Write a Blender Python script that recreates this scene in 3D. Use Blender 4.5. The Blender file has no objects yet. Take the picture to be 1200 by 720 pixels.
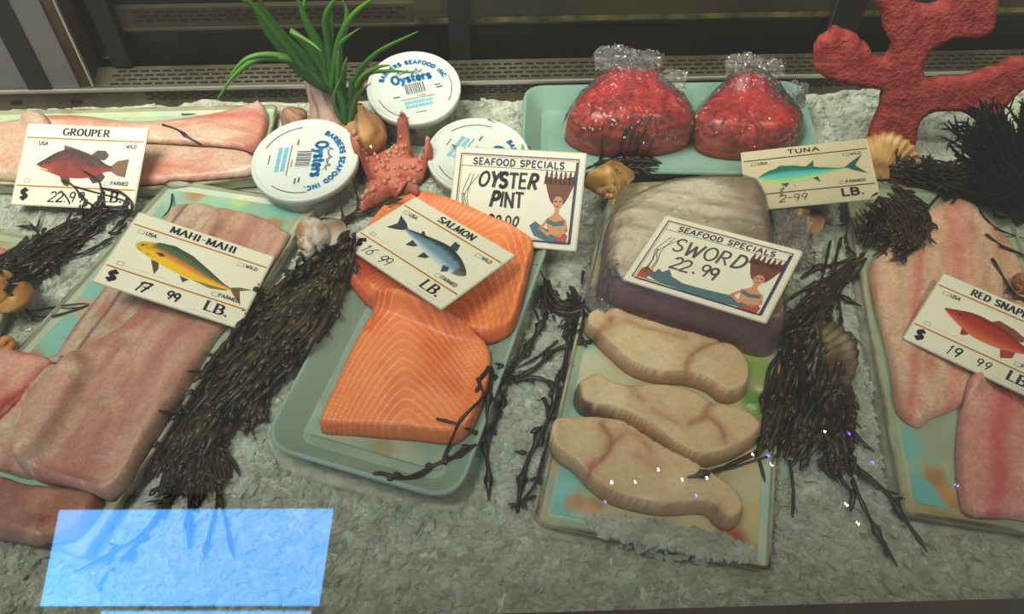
import bpy, math, random
import numpy as np
from mathutils import Vector, Matrix, Euler

# ------------------------------------------------------------------ camera
F = 1039.0
PITCH = math.radians(52)
H = .68
CAM = np.array([0, -H / math.tan(PITCH), H])
scene = bpy.context.scene
COL = scene.collection
cd = bpy.data.cameras.new('camera'); cd.sensor_width = 36; cd.lens = 36 * F / 1200
cd.clip_start = .01; cd.clip_end = 50
cam = bpy.data.objects.new('camera', cd); COL.objects.link(cam)
cam.location = CAM; cam.rotation_euler = (math.pi / 2 - PITCH, 0, 0)
scene.camera = cam

# ------------------------------------------------------------------ world, lights, exposure
world = bpy.data.worlds.new('room'); scene.world = world; world.use_nodes = True
wbg = world.node_tree.nodes['Background']
wbg.inputs[0].default_value = (1, 1, .90, 1); wbg.inputs[1].default_value = .17
def area(name, loc, size, energy, color, target):
    l = bpy.data.lights.new(name, 'AREA'); l.shape = 'RECTANGLE'; l.size, l.size_y = size
    l.energy = energy; l.color = color
    o = bpy.data.objects.new(name, l); COL.objects.link(o); o.location = loc
    o.rotation_euler = (Vector(target) - Vector(loc)).to_track_quat('-Z', 'Y').to_euler()
    return o
# the case's fluorescent tube under its roof, at the back, and the shop's ceiling panel over the customer side
area('case_tube_light', (-.18, .22, .55), (1.1, .05), .8, (1, 1, .86), (-.06, 0, 0))
area('shop_ceiling_light', (-.72, -.24, 1.9), (1.1, 1.0), 60, (1, .98, .84), (-.67, -.23, 0))
area('warm_fill_light', (.8, -.42, 1.5), (.5, .2), 9, (1, .93, .68), (.3, .05, 0))  # added warm fill that brightens the front right, no known lamp
vs = scene.view_settings
vs.view_transform = 'Standard'; vs.look = 'None'; vs.gamma = 1; vs.use_curve_mapping = False
vs.exposure = 0.29

# ------------------------------------------------------------------ helpers
rnd = random.Random(7)
rng = np.random.default_rng(7)
RM = np.stack([[1, 0, 0], [0, math.sin(PITCH), math.cos(PITCH)], [0, -math.cos(PITCH), math.sin(PITCH)]], 1)
def ray(px, py):
    d = RM @ np.array([(px - 600) / F, -(py - 360) / F, -1.]); return d
def at(px, py, z=0.):
    d = ray(px, py); return CAM + d * ((z - CAM[2]) / d[2])
def at_y(px, py, y):
    d = ray(px, py); return CAM + d * ((y - CAM[1]) / d[1])
def lin(c):
    c = np.asarray(c, float) / 255.
    return np.where(c <= .04045, c / 12.92, ((c + .055) / 1.055) ** 2.4)
def sm(x):
    x = np.clip(x, 0, 1); return x * x * (3 - 2 * x)
def _h(ix, iy, s):
    n = (ix.astype(np.int64) * 374761393 + iy.astype(np.int64) * 668265263 + s * 982451653) & 0xffffffff
    n = ((n ^ (n >> 13)) * 1274126177) & 0xffffffff
    return ((n ^ (n >> 16)) & 0xffff) / 65535.
def vn(x, y, s=0):
    x = np.asarray(x, float); y = np.asarray(y, float)
    ix = np.floor(x); iy = np.floor(y); fx = sm(x - ix); fy = sm(y - iy)
    a = _h(ix, iy, s); b = _h(ix + 1, iy, s); c = _h(ix, iy + 1, s); d = _h(ix + 1, iy + 1, s)
    return (a + (b - a) * fx) * (1 - fy) + (c + (d - c) * fx) * fy
def fbm(x, y, s=0, o=3):
    r = 0; a = .5; t = 0
    for k in range(o):
        r = r + a * vn(x * 2 ** k, y * 2 ** k, s + k * 17); t += a; a *= .5
    return r / t
def mix(a, b, t):
    t = np.asarray(t)[..., None] if np.ndim(t) else t
    return np.asarray(a, float) * (1 - t) + np.asarray(b, float) * t

# ------------------------------------------------------------------ height map of everything laid so far
RES = .00125; X0, X1, Y0, Y1 = -.9, .9, -.42, .46
NX = int((X1 - X0) / RES); NY = int((Y1 - Y0) / RES)
gx = X0 + RES * (np.arange(NX) + .5); gy = Y0 + RES * (np.arange(NY) + .5)
GX, GY = np.meshgrid(gx, gy)
def ice_h(x, y):
    return (fbm(x * 22, y * 22, 3, 2) - .5) * .016 + (fbm(x * 90, y * 90, 5, 3) - .5) * .009 - .004
HM = ice_h(GX, GY)
ICE = HM.copy()
def hm(x, y, M=None):
    M = HM if M is None else M
    i = np.clip((np.asarray(y) - Y0) / RES - .5, 0, NY - 1.001); j = np.clip((np.asarray(x) - X0) / RES - .5, 0, NX - 1.001)
    i0 = i.astype(int); j0 = j.astype(int); a = i - i0; b = j - j0
    return (M[i0, j0] * (1 - b) + M[i0, j0 + 1] * b) * (1 - a) + (M[i0 + 1, j0] * (1 - b) + M[i0 + 1, j0 + 1] * b) * a
def stamp_pts(P):
    j = ((P[:, 0] - X0) / RES).astype(int); i = ((P[:, 1] - Y0) / RES).astype(int)
    k = (i >= 0) & (i < NY) & (j >= 0) & (j < NX)
    np.maximum.at(HM, (i[k], j[k]), P[k, 2])
def stamp(V, Fc):
    V = np.asarray(V, float)
    for f in Fc:
        for t in range(1, len(f) - 1):
            a, b, c = V[f[0]], V[f[t]], V[f[t + 1]]
            L = max(np.abs((b - a)[:2]).max(), np.abs((c - a)[:2]).max(), np.abs((c - b)[:2]).max())
            n = int(L / RES * 1.3) + 2
            if n > 700: n = 700
            u, v = np.meshgrid(np.linspace(0, 1, n), np.linspace(0, 1, n))
            k = u + v <= 1.0001; u = u[k]; v = v[k]
            stamp_pts(a + (b - a) * u[:, None] + (c - a) * v[:, None])
def hit(px, py, lift=0.):
    d = ray(px, py); d = d / np.linalg.norm(d)
    s0 = (CAM[2] - .16) / -d[2]; s1 = (CAM[2] + .02) / -d[2]
    s = np.arange(s0, s1, .0008); P = CAM + d * s[:, None]
    below = P[:, 2] < hm(P[:, 0], P[:, 1]) + lift
    k = int(np.argmax(below)) if below.any() else len(s) - 1
    return P[k]

# ------------------------------------------------------------------ materials
MATS = {}
def mat(name, rgb=(128, 128, 128), rough=.5, spec=.5, metal=0., sss=0., attr=False, noise=None, bump=None, trans=0., coat=0., grain=None, ior=1.45):
    if name in MATS: return MATS[name]
    m = bpy.data.materials.new(name); m.use_nodes = True; MATS[name] = m
    nt = m.node_tree; p = nt.nodes['Principled BSDF']
    c = lin(rgb); p.inputs['Base Color'].default_value = (*c, 1)
    p.inputs['Roughness'].default_value = rough; p.inputs['Specular IOR Level'].default_value = spec
    p.inputs['Metallic'].default_value = metal; p.inputs['IOR'].default_value = ior
    p.inputs['Transmission Weight'].default_value = trans
    p.inputs['Coat Weight'].default_value = coat; p.inputs['Coat Roughness'].default_value = .15
    if sss:
        p.inputs['Subsurface Weight'].default_value = sss
        p.inputs['Subsurface Radius'].default_value = (1, .4, .25); p.inputs['Subsurface Scale'].default_value = .006
    tc = nt.nodes.new('ShaderNodeTexCoord')
    if attr:
        a = nt.nodes.new('ShaderNodeAttribute'); a.attribute_name = 'Col'
        nt.links.new(a.outputs['Color'], p.inputs['Base Color'])
        if grain:   # scale, low, high: fine speckle in the colour of the flesh
            n = nt.nodes.new('ShaderNodeTexNoise'); n.inputs['Scale'].default_value = grain[0]; n.inputs['Detail'].default_value = 4
            nt.links.new(tc.outputs['Object'], n.inputs['Vector'])
            mr = nt.nodes.new('ShaderNodeMapRange'); mr.inputs[1].default_value = .3; mr.inputs[2].default_value = .7; mr.inputs[3].default_value = grain[1]; mr.inputs[4].default_value = grain[2]
            vm = nt.nodes.new('ShaderNodeVectorMath'); vm.operation = 'SCALE'
            nt.links.new(n.outputs['Fac'], mr.inputs[0]); nt.links.new(a.outputs['Color'], vm.inputs[0]); nt.links.new(mr.outputs[0], vm.inputs['Scale'])
            nt.links.new(vm.outputs[0], p.inputs['Base Color'])
    if noise:   # [(pos, rgb)...], scale, detail
        ramp, sc, dt = noise
        n = nt.nodes.new('ShaderNodeTexNoise'); n.inputs['Scale'].default_value = sc; n.inputs['Detail'].default_value = dt
        nt.links.new(tc.outputs['Object'], n.inputs['Vector'])
        r = nt.nodes.new('ShaderNodeValToRGB'); e = r.color_ramp.elements
        e[0].position, e[0].color = ramp[0][0], (*lin(ramp[0][1]), 1)
        e[1].position, e[1].color = ramp[-1][0], (*lin(ramp[-1][1]), 1)
        for q, cc in ramp[1:-1]:
            k = e.new(q); k.color = (*lin(cc), 1)
        nt.links.new(n.outputs['Fac'], r.inputs['Fac']); nt.links.new(r.outputs['Color'], p.inputs['Base Color'])
    if bump:    # scale, strength, distance
        n = nt.nodes.new('ShaderNodeTexNoise'); n.inputs['Scale'].default_value = bump[0]; n.inputs['Detail'].default_value = 3
        nt.links.new(tc.outputs['Object'], n.inputs['Vector'])
        b = nt.nodes.new('ShaderNodeBump'); b.inputs['Strength'].default_value = bump[1]; b.inputs['Distance'].default_value = bump[2]
        nt.links.new(n.outputs['Fac'], b.inputs['Height']); nt.links.new(b.outputs['Normal'], p.inputs['Normal'])
    return m
def clear_film(name, rough, amount, bumpscale, bumpstr, tint=(1, 1, 1), haze=0.):
    m = bpy.data.materials.new(name); m.use_nodes = True; nt = m.node_tree; nt.nodes.clear()
    out = nt.nodes.new('ShaderNodeOutputMaterial'); mx = nt.nodes.new('ShaderNodeMixShader')
    tr = nt.nodes.new('ShaderNodeBsdfTransparent'); tr.inputs[0].default_value = (*tint, 1)
    gl = nt.nodes.new('ShaderNodeBsdfGlossy'); gl.inputs['Roughness'].default_value = rough
    fr = nt.nodes.new('ShaderNodeFresnel'); fr.inputs[0].default_value = 1.5
    mu = nt.nodes.new('ShaderNodeMath'); mu.operation = 'MULTIPLY'; mu.inputs[1].default_value = amount
    mu.use_clamp = True
    nt.links.new(fr.outputs[0], mu.inputs[0]); nt.links.new(mu.outputs[0], mx.inputs[0])
    if bumpscale:
        tc = nt.nodes.new('ShaderNodeTexCoord')
        n = nt.nodes.new('ShaderNodeTexNoise'); n.inputs['Scale'].default_value = bumpscale; n.inputs['Detail'].default_value = 3
        vm = nt.nodes.new('ShaderNodeVectorMath'); vm.operation = 'MULTIPLY_ADD'; vm.inputs[1].default_value = (.05, .05, .05)
        vo = nt.nodes.new('ShaderNodeTexVoronoi'); vo.feature = 'DISTANCE_TO_EDGE'; vo.inputs['Scale'].default_value = bumpscale * 1.6
        vo2 = nt.nodes.new('ShaderNodeTexVoronoi'); vo2.feature = 'F1'; vo2.inputs['Scale'].default_value = bumpscale * 2.6
        nt.links.new(tc.outputs['Object'], n.inputs['Vector']); nt.links.new(n.outputs['Color'], vm.inputs[0]); nt.links.new(tc.outputs['Object'], vm.inputs[2])
        nt.links.new(vm.outputs[0], vo.inputs['Vector']); nt.links.new(vm.outputs[0], vo2.inputs['Vector'])
        ad = nt.nodes.new('ShaderNodeMath'); ad.operation = 'MULTIPLY_ADD'; ad.inputs[1].default_value = 1.6
        nt.links.new(vo.outputs['Distance'], ad.inputs[0]); nt.links.new(vo2.outputs['Distance'], ad.inputs[2])
        b = nt.nodes.new('ShaderNodeBump'); b.inputs['Strength'].default_value = bumpstr; b.inputs['Distance'].default_value = .008
        nt.links.new(ad.outputs[0], b.inputs['Height'])
        nt.links.new(b.outputs[0], gl.inputs['Normal']); nt.links.new(b.outputs[0], fr.inputs['Normal'])
    nt.links.new(tr.outputs[0], mx.inputs[1]); nt.links.new(gl.outputs[0], mx.inputs[2])
    last = mx
    if haze:
        df = nt.nodes.new('ShaderNodeBsdfDiffuse'); df.inputs[0].default_value = (.8, .8, .78, 1)
        m2 = nt.nodes.new('ShaderNodeMixShader'); m2.inputs[0].default_value = haze
        nt.links.new(mx.outputs[0], m2.inputs[1]); nt.links.new(df.outputs[0], m2.inputs[2]); last = m2
    nt.links.new(last.outputs[0], out.inputs[0])
    MATS[name] = m
    return m

# ------------------------------------------------------------------ objects
def obj(name, V, Fc, m=None, parent=None, smooth=True, cols=None, mats=None, midx=None):
    me = bpy.data.meshes.new(name)
    me.from_pydata([tuple(map(float, v)) for v in V], [], [tuple(map(int, f)) for f in Fc])
    if cols is not None:
        a = me.color_attributes.new('Col', 'FLOAT_COLOR', 'POINT')
        c = np.ones((len(V), 4)); c[:, :3] = cols
        a.data.foreach_set('color', c.ravel().astype(np.float32))
    if smooth: me.polygons.foreach_set('use_smooth', [True] * len(me.polygons))
    for mm in (mats or [m]): me.materials.append(mm)
    if midx is not None: me.polygons.foreach_set('material_index', midx)
    me.validate(); me.update()
    o = bpy.data.objects.new(name, me); COL.objects.link(o)
    if parent is not None:
        o.parent = parent
        o.matrix_parent_inverse = parent.matrix_world.inverted()
    return o
def tag(o, label, cat, group=None, kind=None):
    if label: o['label'] = label
    if cat: o['category'] = cat
    if group: o['group'] = group
    if kind: o['kind'] = kind
    return o
def thing(name, loc, label, cat, group=None):
    o = bpy.data.objects.new(name, None); COL.objects.link(o); o.empty_display_size = .02
    o.location = loc; o.matrix_world = Matrix.Translation(Vector(loc))
    return tag(o, label, cat, group)
class MB:
    def __init__(s): s.V = []; s.F = []; s.C = []; s.n = 0
    def add(s, V, Fc, c=None):
        V = np.asarray(V, float); k = s.n
        s.V.append(V); s.F += [tuple(i + k for i in f) for f in Fc]; s.n += len(V)
        c = np.asarray((0, 0, 0) if c is None else c, float)
        s.C.append(np.broadcast_to(c, (len(V), 3)))
    def box(s, c, d, ax=None, col=None):
        ax = np.eye(3) if ax is None else np.asarray(ax)
        V = [np.asarray(c) + ax.T @ (np.array([x, y, z]) * np.array(d) / 2) for x in (-1, 1) for y in (-1, 1) for z in (-1, 1)]
        s.add(V, [(0, 1, 3, 2), (4, 6, 7, 5), (0, 4, 5, 1), (2, 3, 7, 6), (0, 2, 6, 4), (1, 5, 7, 3)], col)
    def tube(s, P, R, n=6, col=None, flat=1.):
        P = np.asarray(P, float); N = len(P); R = np.broadcast_to(R, (N,))
        T = np.gradient(P, axis=0); T /= np.linalg.norm(T, axis=1)[:, None] + 1e-9
        V = []
        for i in range(N):
            up = np.array([0, 0, 1.]) if abs(T[i][2]) < .9 else np.array([1., 0, 0])
            a = np.cross(T[i], up); a /= np.linalg.norm(a) + 1e-9; b = np.cross(a, T[i])
            for k in range(n):
                t = 2 * math.pi * k / n
                V.append(P[i] + R[i] * (a * math.cos(t) + b * math.sin(t) * flat))
        Fc = [(i * n + k, i * n + (k + 1) % n, (i + 1) * n + (k + 1) % n, (i + 1) * n + k) for i in range(N - 1) for k in range(n)]
        Fc += [tuple(range(n))[::-1], tuple((N - 1) * n + k for k in range(n))]
        s.add(V, Fc, col)
    def build(s, name, m, parent=None, smooth=True, colors=False):
        V = np.concatenate(s.V)
        return obj(name, V, s.F, m, parent, smooth, np.concatenate(s.C) if colors else None)
def spline(P, n, closed=False):
    """Catmull-Rom through P (any dimension), n samples"""
    P = np.asarray(P, float)
    if closed: Q = np.concatenate([P[-1:], P, P[:2]])
    else: Q = np.concatenate([2 * P[:1] - P[1:2], P, 2 * P[-1:] - P[-2:-1]])
    m = len(Q) - 3
    t = np.linspace(0, m, n, endpoint=not closed); i = np.minimum(t.astype(int), m - 1); f = (t - i)[:, None]
    a, b, c, d = Q[i], Q[i + 1], Q[i + 2], Q[i + 3]
    return .5 * (2 * b + (c - a) * f + (2 * a - 5 * b + 4 * c - d) * f ** 2 + (3 * b - a - 3 * c + d) * f ** 3)
def poly_sd(X, Y, P):
    """signed distance (inside positive) and nearest point on closed polygon P"""
    pts = np.stack([X, Y], -1); best = np.full(X.shape, 1e9); near = np.zeros(X.shape + (2,)); ins = np.zeros(X.shape, bool)
    for k in range(len(P)):
        a = P[k]; b = P[(k + 1) % len(P)]; e = b - a; L = e @ e + 1e-18
        t = np.clip(((pts - a) @ e) / L, 0, 1); q = a + t[..., None] * e
        d = np.linalg.norm(pts - q, axis=-1); m = d < best
        best = np.where(m, d, best); near[m] = q[m]
        c = ((a[1] > Y) != (b[1] > Y))
        with np.errstate(divide='ignore', invalid='ignore'):
            xx = (b[0] - a[0]) * (Y - a[1]) / (b[1] - a[1] if b[1] != a[1] else 1e-12) + a[0]
        ins ^= c & (X < xx)
    return np.where(ins, best, -best), near
def blur(A, k):
    for _ in range(k):
        B = np.pad(A, 1, mode='edge')
        A = (B[1:-1, 1:-1] * 4 + B[:-2, 1:-1] * 2 + B[2:, 1:-1] * 2 + B[1:-1, :-2] * 2 + B[1:-1, 2:] * 2
             + B[:-2, :-2] + B[2:, 2:] + B[:-2, 2:] + B[2:, :-2]) / 16
    return A
def idw(pts, X, Y, z=0.):
    if np.isscalar(pts): return np.full(X.shape, float(pts))
    w = 0; r = 0
    for px, py, t in pts:
        q = at(px, py, z); g = 1 / ((X - q[0]) ** 2 + (Y - q[1]) ** 2 + 1e-5) ** 1.5
        w = w + g; r = r + g * t
    return r / w
def mound(name, outline, T, R, colf, m, step=.002, zo=.005, axis=None, nz=.0015, nsc=60, base=None, soft=3, pw=2., parent=None,
          bfloor=None, extra=None, n_out=90, sharp=False, lo=.25, stamp_it=True):
    """A slab of flesh laid over whatever is below it: outline in photo pixels (optionally with the height at which to read each)."""
    W = np.array([at(p[0], p[1], p[2] if len(p) > 2 else zo)[:2] for p in outline])
    P = W if sharp else spline(W, n_out, True)
    lo_, hi_ = P.min(0) - step, P.max(0) + step
    nx = int((hi_[0] - lo_[0]) / step) + 2; ny = int((hi_[1] - lo_[1]) / step) + 2
    X, Y = np.meshgrid(lo_[0] + step * np.arange(nx), lo_[1] + step * np.arange(ny))
    sd, near = poly_sd(X, Y, P)
    keep = sd > -step * .45
    cell = keep[:-1, :-1] & keep[1:, :-1] & keep[:-1, 1:] & keep[1:, 1:]
    used = np.zeros_like(keep)
    used[:-1, :-1] |= cell; used[1:, :-1] |= cell; used[:-1, 1:] |= cell; used[1:, 1:] |= cell
    # border vertices are snapped to the outline
    cnt = np.zeros(keep.shape, int)
    cnt[:-1, :-1] += cell; cnt[1:, :-1] += cell; cnt[:-1, 1:] += cell; cnt[1:, 1:] += cell
    edge = used & (cnt < 4)
    X = np.where(edge, near[..., 0], X); Y = np.where(edge, near[..., 1], Y)
    d = np.where(edge, 0, np.clip(sd, 0, None))
    if base is None:
        B0 = hm(X, Y)
        for ox, oy in ((step, 0), (-step, 0), (0, step), (0, -step)):
            B0 = np.maximum(B0, hm(X + ox * .8, Y + oy * .8))
        if bfloor is not None: B0 = np.maximum(B0, bfloor)
        B = B0
        for _ in range(4): B = np.maximum(B0, blur(B, soft))
        B = B + .0009
    else:
        B = np.full(X.shape, base); B0 = B
    Tm = idw(T, X, Y); Rm = idw(R, X, Y)
    q = np.clip(d / Rm, 0, 1); prof = (1 - (1 - q) ** pw) ** (1 / pw)
    top = B + Tm * (lo + (1 - lo) * prof) + (fbm(X * nsc, Y * nsc, len(name) + int(abs(P[0, 0]) * 1e4) % 97, 3) - .5) * 2 * nz * np.minimum(1, q + .2)
    if extra is not None: top = top + extra(X, Y, d)
    if axis:
        a = at(*axis[0], zo)[:2]; b = at(*axis[1], zo)[:2]
    else:
        a = P.min(0); b = P.max(0)
    ad = (b - a) / np.linalg.norm(b - a); an = np.array([-ad[1], ad[0]])
    U = ((X - a[0]) * ad[0] + (Y - a[1]) * ad[1]) / np.linalg.norm(b - a)
    Vv = (X - a[0]) * an[0] + (Y - a[1]) * an[1]
    C = colf(U, Vv, d, X, Y)
    idx = -np.ones(X.shape, int); idx[used] = np.arange(used.sum()); n = int(used.sum())
    iy, ix = np.nonzero(cell)
    q4 = np.stack([idx[iy, ix], idx[iy, ix + 1], idx[iy + 1, ix + 1], idx[iy + 1, ix]], 1)
    Vt = np.stack([X[used], Y[used], top[used]], 1); Vb = np.stack([X[used], Y[used], B[used]], 1)
    Fc = [tuple(r) for r in q4] + [tuple(r[::-1] + n) for r in q4]
    from collections import Counter
    es = {}
    for r in q4.tolist():
        for k in range(4):
            e = (r[k], r[(k + 1) % 4]); es[e] = 1
    for (p_, q_) in es:
        if (q_, p_) not in es: Fc.append((p_, p_ + n, q_ + n, q_))
    cc = lin(np.clip(C, 0, 255))[used]
    o = obj(name, np.concatenate([Vt, Vb]), Fc, m, parent, True, np.concatenate([cc, cc]))
    if stamp_it:
        s = RES * .9
        k = max(1, int(math.ceil(step / s)))
        for i in range(k + 1):
            for j in range(k + 1):
                a_, b_ = i / k, j / k
                p = (Vt[q4[:, 0]] * (1 - a_) * (1 - b_) + Vt[q4[:, 1]] * a_ * (1 - b_) + Vt[q4[:, 2]] * a_ * b_ + Vt[q4[:, 3]] * (1 - a_) * b_)
                stamp_pts(p)
    o['grid'] = 0; del o['grid']
    return o, dict(X=X, Y=Y, top=top, used=used, d=d, q4=q4, Vt=Vt, edge=edge, P=P, idx=idx, n=n)
def round_poly(P, r, k=6):
    """round the corners of a 2D polygon by radius r"""
    out = []
    n = len(P)
    for i in range(n):
        a, b, c = P[i - 1], P[i], P[(i + 1) % n]
        u = (a - b) / np.linalg.norm(a - b); v = (c - b) / np.linalg.norm(c - b)
        ang = math.acos(np.clip(u @ v, -1, 1)); L = min(r / math.tan(ang / 2), .45 * min(np.linalg.norm(a - b), np.linalg.norm(c - b)))
        p0, p1 = b + u * L, b + v * L
        for t in np.linspace(0, 1, k):
            out.append((1 - t) ** 2 * p0 + 2 * t * (1 - t) * b + t * t * p1)
    return np.array(out)
def inset(P, d):
    n = len(P); Q = []
    A = 0.5 * sum(P[i][0] * P[(i + 1) % n][1] - P[(i + 1) % n][0] * P[i][1] for i in range(n)); s = 1 if A > 0 else -1
    for i in range(n):
        t = P[(i + 1) % n] - P[i - 1]; t = t / (np.linalg.norm(t) + 1e-12)
        Q.append(P[i] + s * d * np.array([-t[1], t[0]]))
    return np.array(Q)
def mitre(P, d):
    n = len(P); A = sum(P[i][0] * P[(i + 1) % n][1] - P[(i + 1) % n][0] * P[i][1] for i in range(n)); s = 1 if A > 0 else -1
    E = []
    for i in range(n):
        t = P[(i + 1) % n] - P[i]; t = t / np.linalg.norm(t); nn = s * np.array([-t[1], t[0]]); E.append((P[i] + nn * d, t))
    Q = []
    for i in range(n):
        (p, t), (q, u) = E[i - 1], E[i]
        k = np.linalg.solve(np.array([t, -u]).T, q - p)[0]; Q.append(p + t * k)
    return np.array(Q)
def tray(name, poly, z_rim, prof, r, m, label, cat, group=None, rim_m=None, ztilt=None, seg=8):
    """prof: list of (inset, height) from the outside foot over the rim to the floor"""
    W = np.array([at(p[0], p[1], z_rim)[:2] for p in poly]); P = round_poly(W, r, seg); n = len(P)
    V = []; Fc = []; mi = []
    for k, (d, z) in enumerate(prof):
        q = round_poly(mitre(W, d), max(r - d * .7, .003), seg)
        V += [(*p, z) for p in q]
        if k:
            for i in range(n):
                Fc.append(((k - 1) * n + i, (k - 1) * n + (i + 1) % n, k * n + (i + 1) % n, k * n + i)); mi.append(1 if rim_m and prof[k - 1][1] >= z_rim - .0015 and z >= z_rim - .0015 else 0)
    V.append((*np.array(V[-n:])[:, :2].mean(0), prof[-1][1])); c_ = len(V) - 1
    for i in range(n):
        Fc.append(((len(prof) - 1) * n + i, (len(prof) - 1) * n + (i + 1) % n, c_)); mi.append(0)
    Fc.append(tuple(range(n))[::-1]); mi.append(0)
    A = 0.5 * sum(P[i][0] * P[(i + 1) % n][1] - P[(i + 1) % n][0] * P[i][1] for i in range(n))
    if A < 0: Fc = [f[::-1] for f in Fc]
    o = obj(name, V, Fc, m, None, False, mats=[m, rim_m] if rim_m else [m], midx=mi)
    tag(o, label, cat, group)
    # the ice settles under the tray; the tray's own floor goes into the height map
    Vn = np.array(V); sd, _ = poly_sd(GX, GY, P[::2]) if False else (None, None)
    lo_, hi_ = P.min(0), P.max(0)
    j0, j1 = np.searchsorted(gx, [lo_[0], hi_[0]]); i0, i1 = np.searchsorted(gy, [lo_[1], hi_[1]])
    sub = (slice(i0, i1), slice(j0, j1))
    sd, _ = poly_sd(GX[sub], GY[sub], P)
    zf = np.interp(np.clip(sd, 0, None), [a for a, _ in prof[1:]], [b for _, b in prof[1:]])
    HM[sub] = np.where(sd > 0, zf, HM[sub])
    ICE[sub] = np.where(sd > -.004, np.minimum(ICE[sub], prof[0][1] - .004), ICE[sub])
    UNDER[sub] |= sd > -.005
    m_ = 24; big = (slice(max(i0 - m_, 0), i1 + m_), slice(max(j0 - m_, 0), j1 + m_))
    s2, _ = poly_sd(GX[big], GY[big], P[::2]); SDT[big] = np.minimum(SDT[big], -s2)
    return o
def paint(board, poly, inset_, base, blobs, seed, z=.0034, warp=.02, m=None):
    """the printed or stained pattern of a board's flat face; blobs: (px, py, radius in m, rgb)"""
    W = np.array([at(p[0], p[1], z)[:2] for p in poly]); P = round_poly(mitre(W, inset_), .004, 5); st = .0028
    lo, hi = P.min(0), P.max(0); X, Y = np.meshgrid(np.arange(lo[0], hi[0] + st, st), np.arange(lo[1], hi[1] + st, st)); sd, near = poly_sd(X, Y, P)
    keep = sd > -st * .45; cell = keep[:-1, :-1] & keep[1:, :-1] & keep[:-1, 1:] & keep[1:, 1:]
    cnt = np.zeros(keep.shape, int); cnt[:-1, :-1] += cell; cnt[1:, :-1] += cell; cnt[:-1, 1:] += cell; cnt[1:, 1:] += cell
    used = cnt > 0; e = used & (cnt < 4); X = np.where(e, near[..., 0], X); Y = np.where(e, near[..., 1], Y)
    c = mix(np.broadcast_to(base, X.shape + (3,)), np.array(base) * .88 + 8, sm((fbm(X * 40, Y * 40, seed) - .4) * 3))
    wx_ = X + (fbm(X * 35, Y * 35, seed + 1) - .5) * warp; wy_ = Y + (fbm(X * 35, Y * 35, seed + 2) - .5) * warp
    for px, py, r, col in blobs:
        q = at(px, py, z); r_, ar = (r, 1.) if np.isscalar(r) else r
        w = sm(1.5 - np.sqrt((wx_ - q[0]) ** 2 + ((wy_ - q[1]) / ar) ** 2) / r_)
        c = mix(c, col, w * (.75 + .25 * vn(X * 200, Y * 200, seed + 5)))
    idx = -np.ones(X.shape, int); idx[used] = np.arange(used.sum()); iy, ix = np.nonzero(cell)
    q4 = [(idx[a, b], idx[a, b + 1], idx[a + 1, b + 1], idx[a + 1, b]) for a, b in zip(iy, ix)]
    zz = z - .0004 + .0006 * vn(X * 90, Y * 90, 3)
    return obj('painted_face', np.stack([X[used], Y[used], zz[used]], 1), q4, m or mat('board_paint', rough=.3, attr=True, coat=.3, bump=(120, .1, .001)), board, True, lin(np.clip(c, 0, 255))[used])
UNDER = np.zeros(HM.shape, bool)
SDT = np.full(HM.shape, .03)
# ------------------------------------------------------------------ the refrigerated case
steel = mat('dull_steel', (96, 92, 78), .42, .5, .6, bump=(60, .15, .002), noise=([(.3, (70, 66, 50)), (.7, (106, 101, 82))], 14, 4))
steel_light = mat('light_steel', (150, 152, 145), .4, .5, .4)
dark = mat('dark_recess', (22, 20, 16), .35, .5, noise=([(.3, (12, 11, 9)), (.7, (34, 31, 22))], 9, 3))
olive = mat('olive_panel', (64, 62, 42), .5, .5, .3, noise=([(.3, (46, 44, 30)), (.7, (78, 74, 50))], 6, 4))
gasket = mat('black_rubber', (20, 20, 19), .7)
grey_panel = mat('grey_panel', (112, 114, 112), .5, .5, .3)
brown_frame = mat('brown_frame', (58, 52, 38), .45, .5, .4, noise=([(.3, (44, 40, 28)), (.7, (84, 66, 44))], 20, 4))
slotm = mat('slot_black', (10, 9, 7), .8)
shine = mat('bright_edge', (190, 190, 176), .3, .6, .6)  # highlight line along the metal edges, put into the colour
A_ = at(0, 108, .02); B_ = at(1200, 84, .02)
wx = (B_ - A_) / np.linalg.norm(B_ - A_); wn = np.array([-wx[1], wx[0], 0]); wz = np.array([0, 0, 1.])
WAX = np.stack([wx, wn, wz])
Lw = float(np.linalg.norm(B_ - A_))
A0 = A_ * [1, 1, 0]
def wpt(s, d, z): return A0 + wx * s + wn * d + wz * z
def wsec(px, py, z):  # distance along the back line of a photo pixel
    return float((at(px, py, z) - A0) @ wx)
def sbox(mb, s0, s1, d0, d1, z0, z1):
    mb.box(wpt((s0 + s1) / 2, (d0 + d1) / 2, (z0 + z1) / 2), (s1 - s0, d1 - d0, z1 - z0), WAX)
S0, S1 = -.32, Lw + .32
E0 = wsec(110, 100, .02)
wall = MB(); sbox(wall, S0, S1, .052, .07, -.05, .34)
w = wall.build('wall_back', dark, None, False); tag(w, None, None, kind='structure')
fr = MB(); sbox(fr, S0, S1, .0, .02, -.05, .02); o = fr.build('rail_face', steel, w, False)
fr = MB(); sbox(fr, S0, S1, -.0016, .002, .018, .0212); fr.build('rail_lip', shine, w, False)
fr = MB()
fr.add([wpt(S0, .002, .0205), wpt(S1, .002, .0205), wpt(S1, .034, .027), wpt(S0, .034, .027), wpt(S0, .002, .01), wpt(S1, .002, .01), wpt(S1, .034, .01), wpt(S0, .034, .01)],
       [(0, 1, 2, 3), (4, 7, 6, 5), (0, 4, 5, 1), (2, 6, 7, 3), (0, 3, 7, 4), (1, 5, 6, 2)])
fr.build('air_ledge', steel, w, False)
fr = MB(); sbox(fr, E0 + .02, S1, .044, .052, .072, .098); fr.build('mirrored_rail', olive, w, False)  # solid strip built for the lower rail's reflection in the dark back
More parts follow.
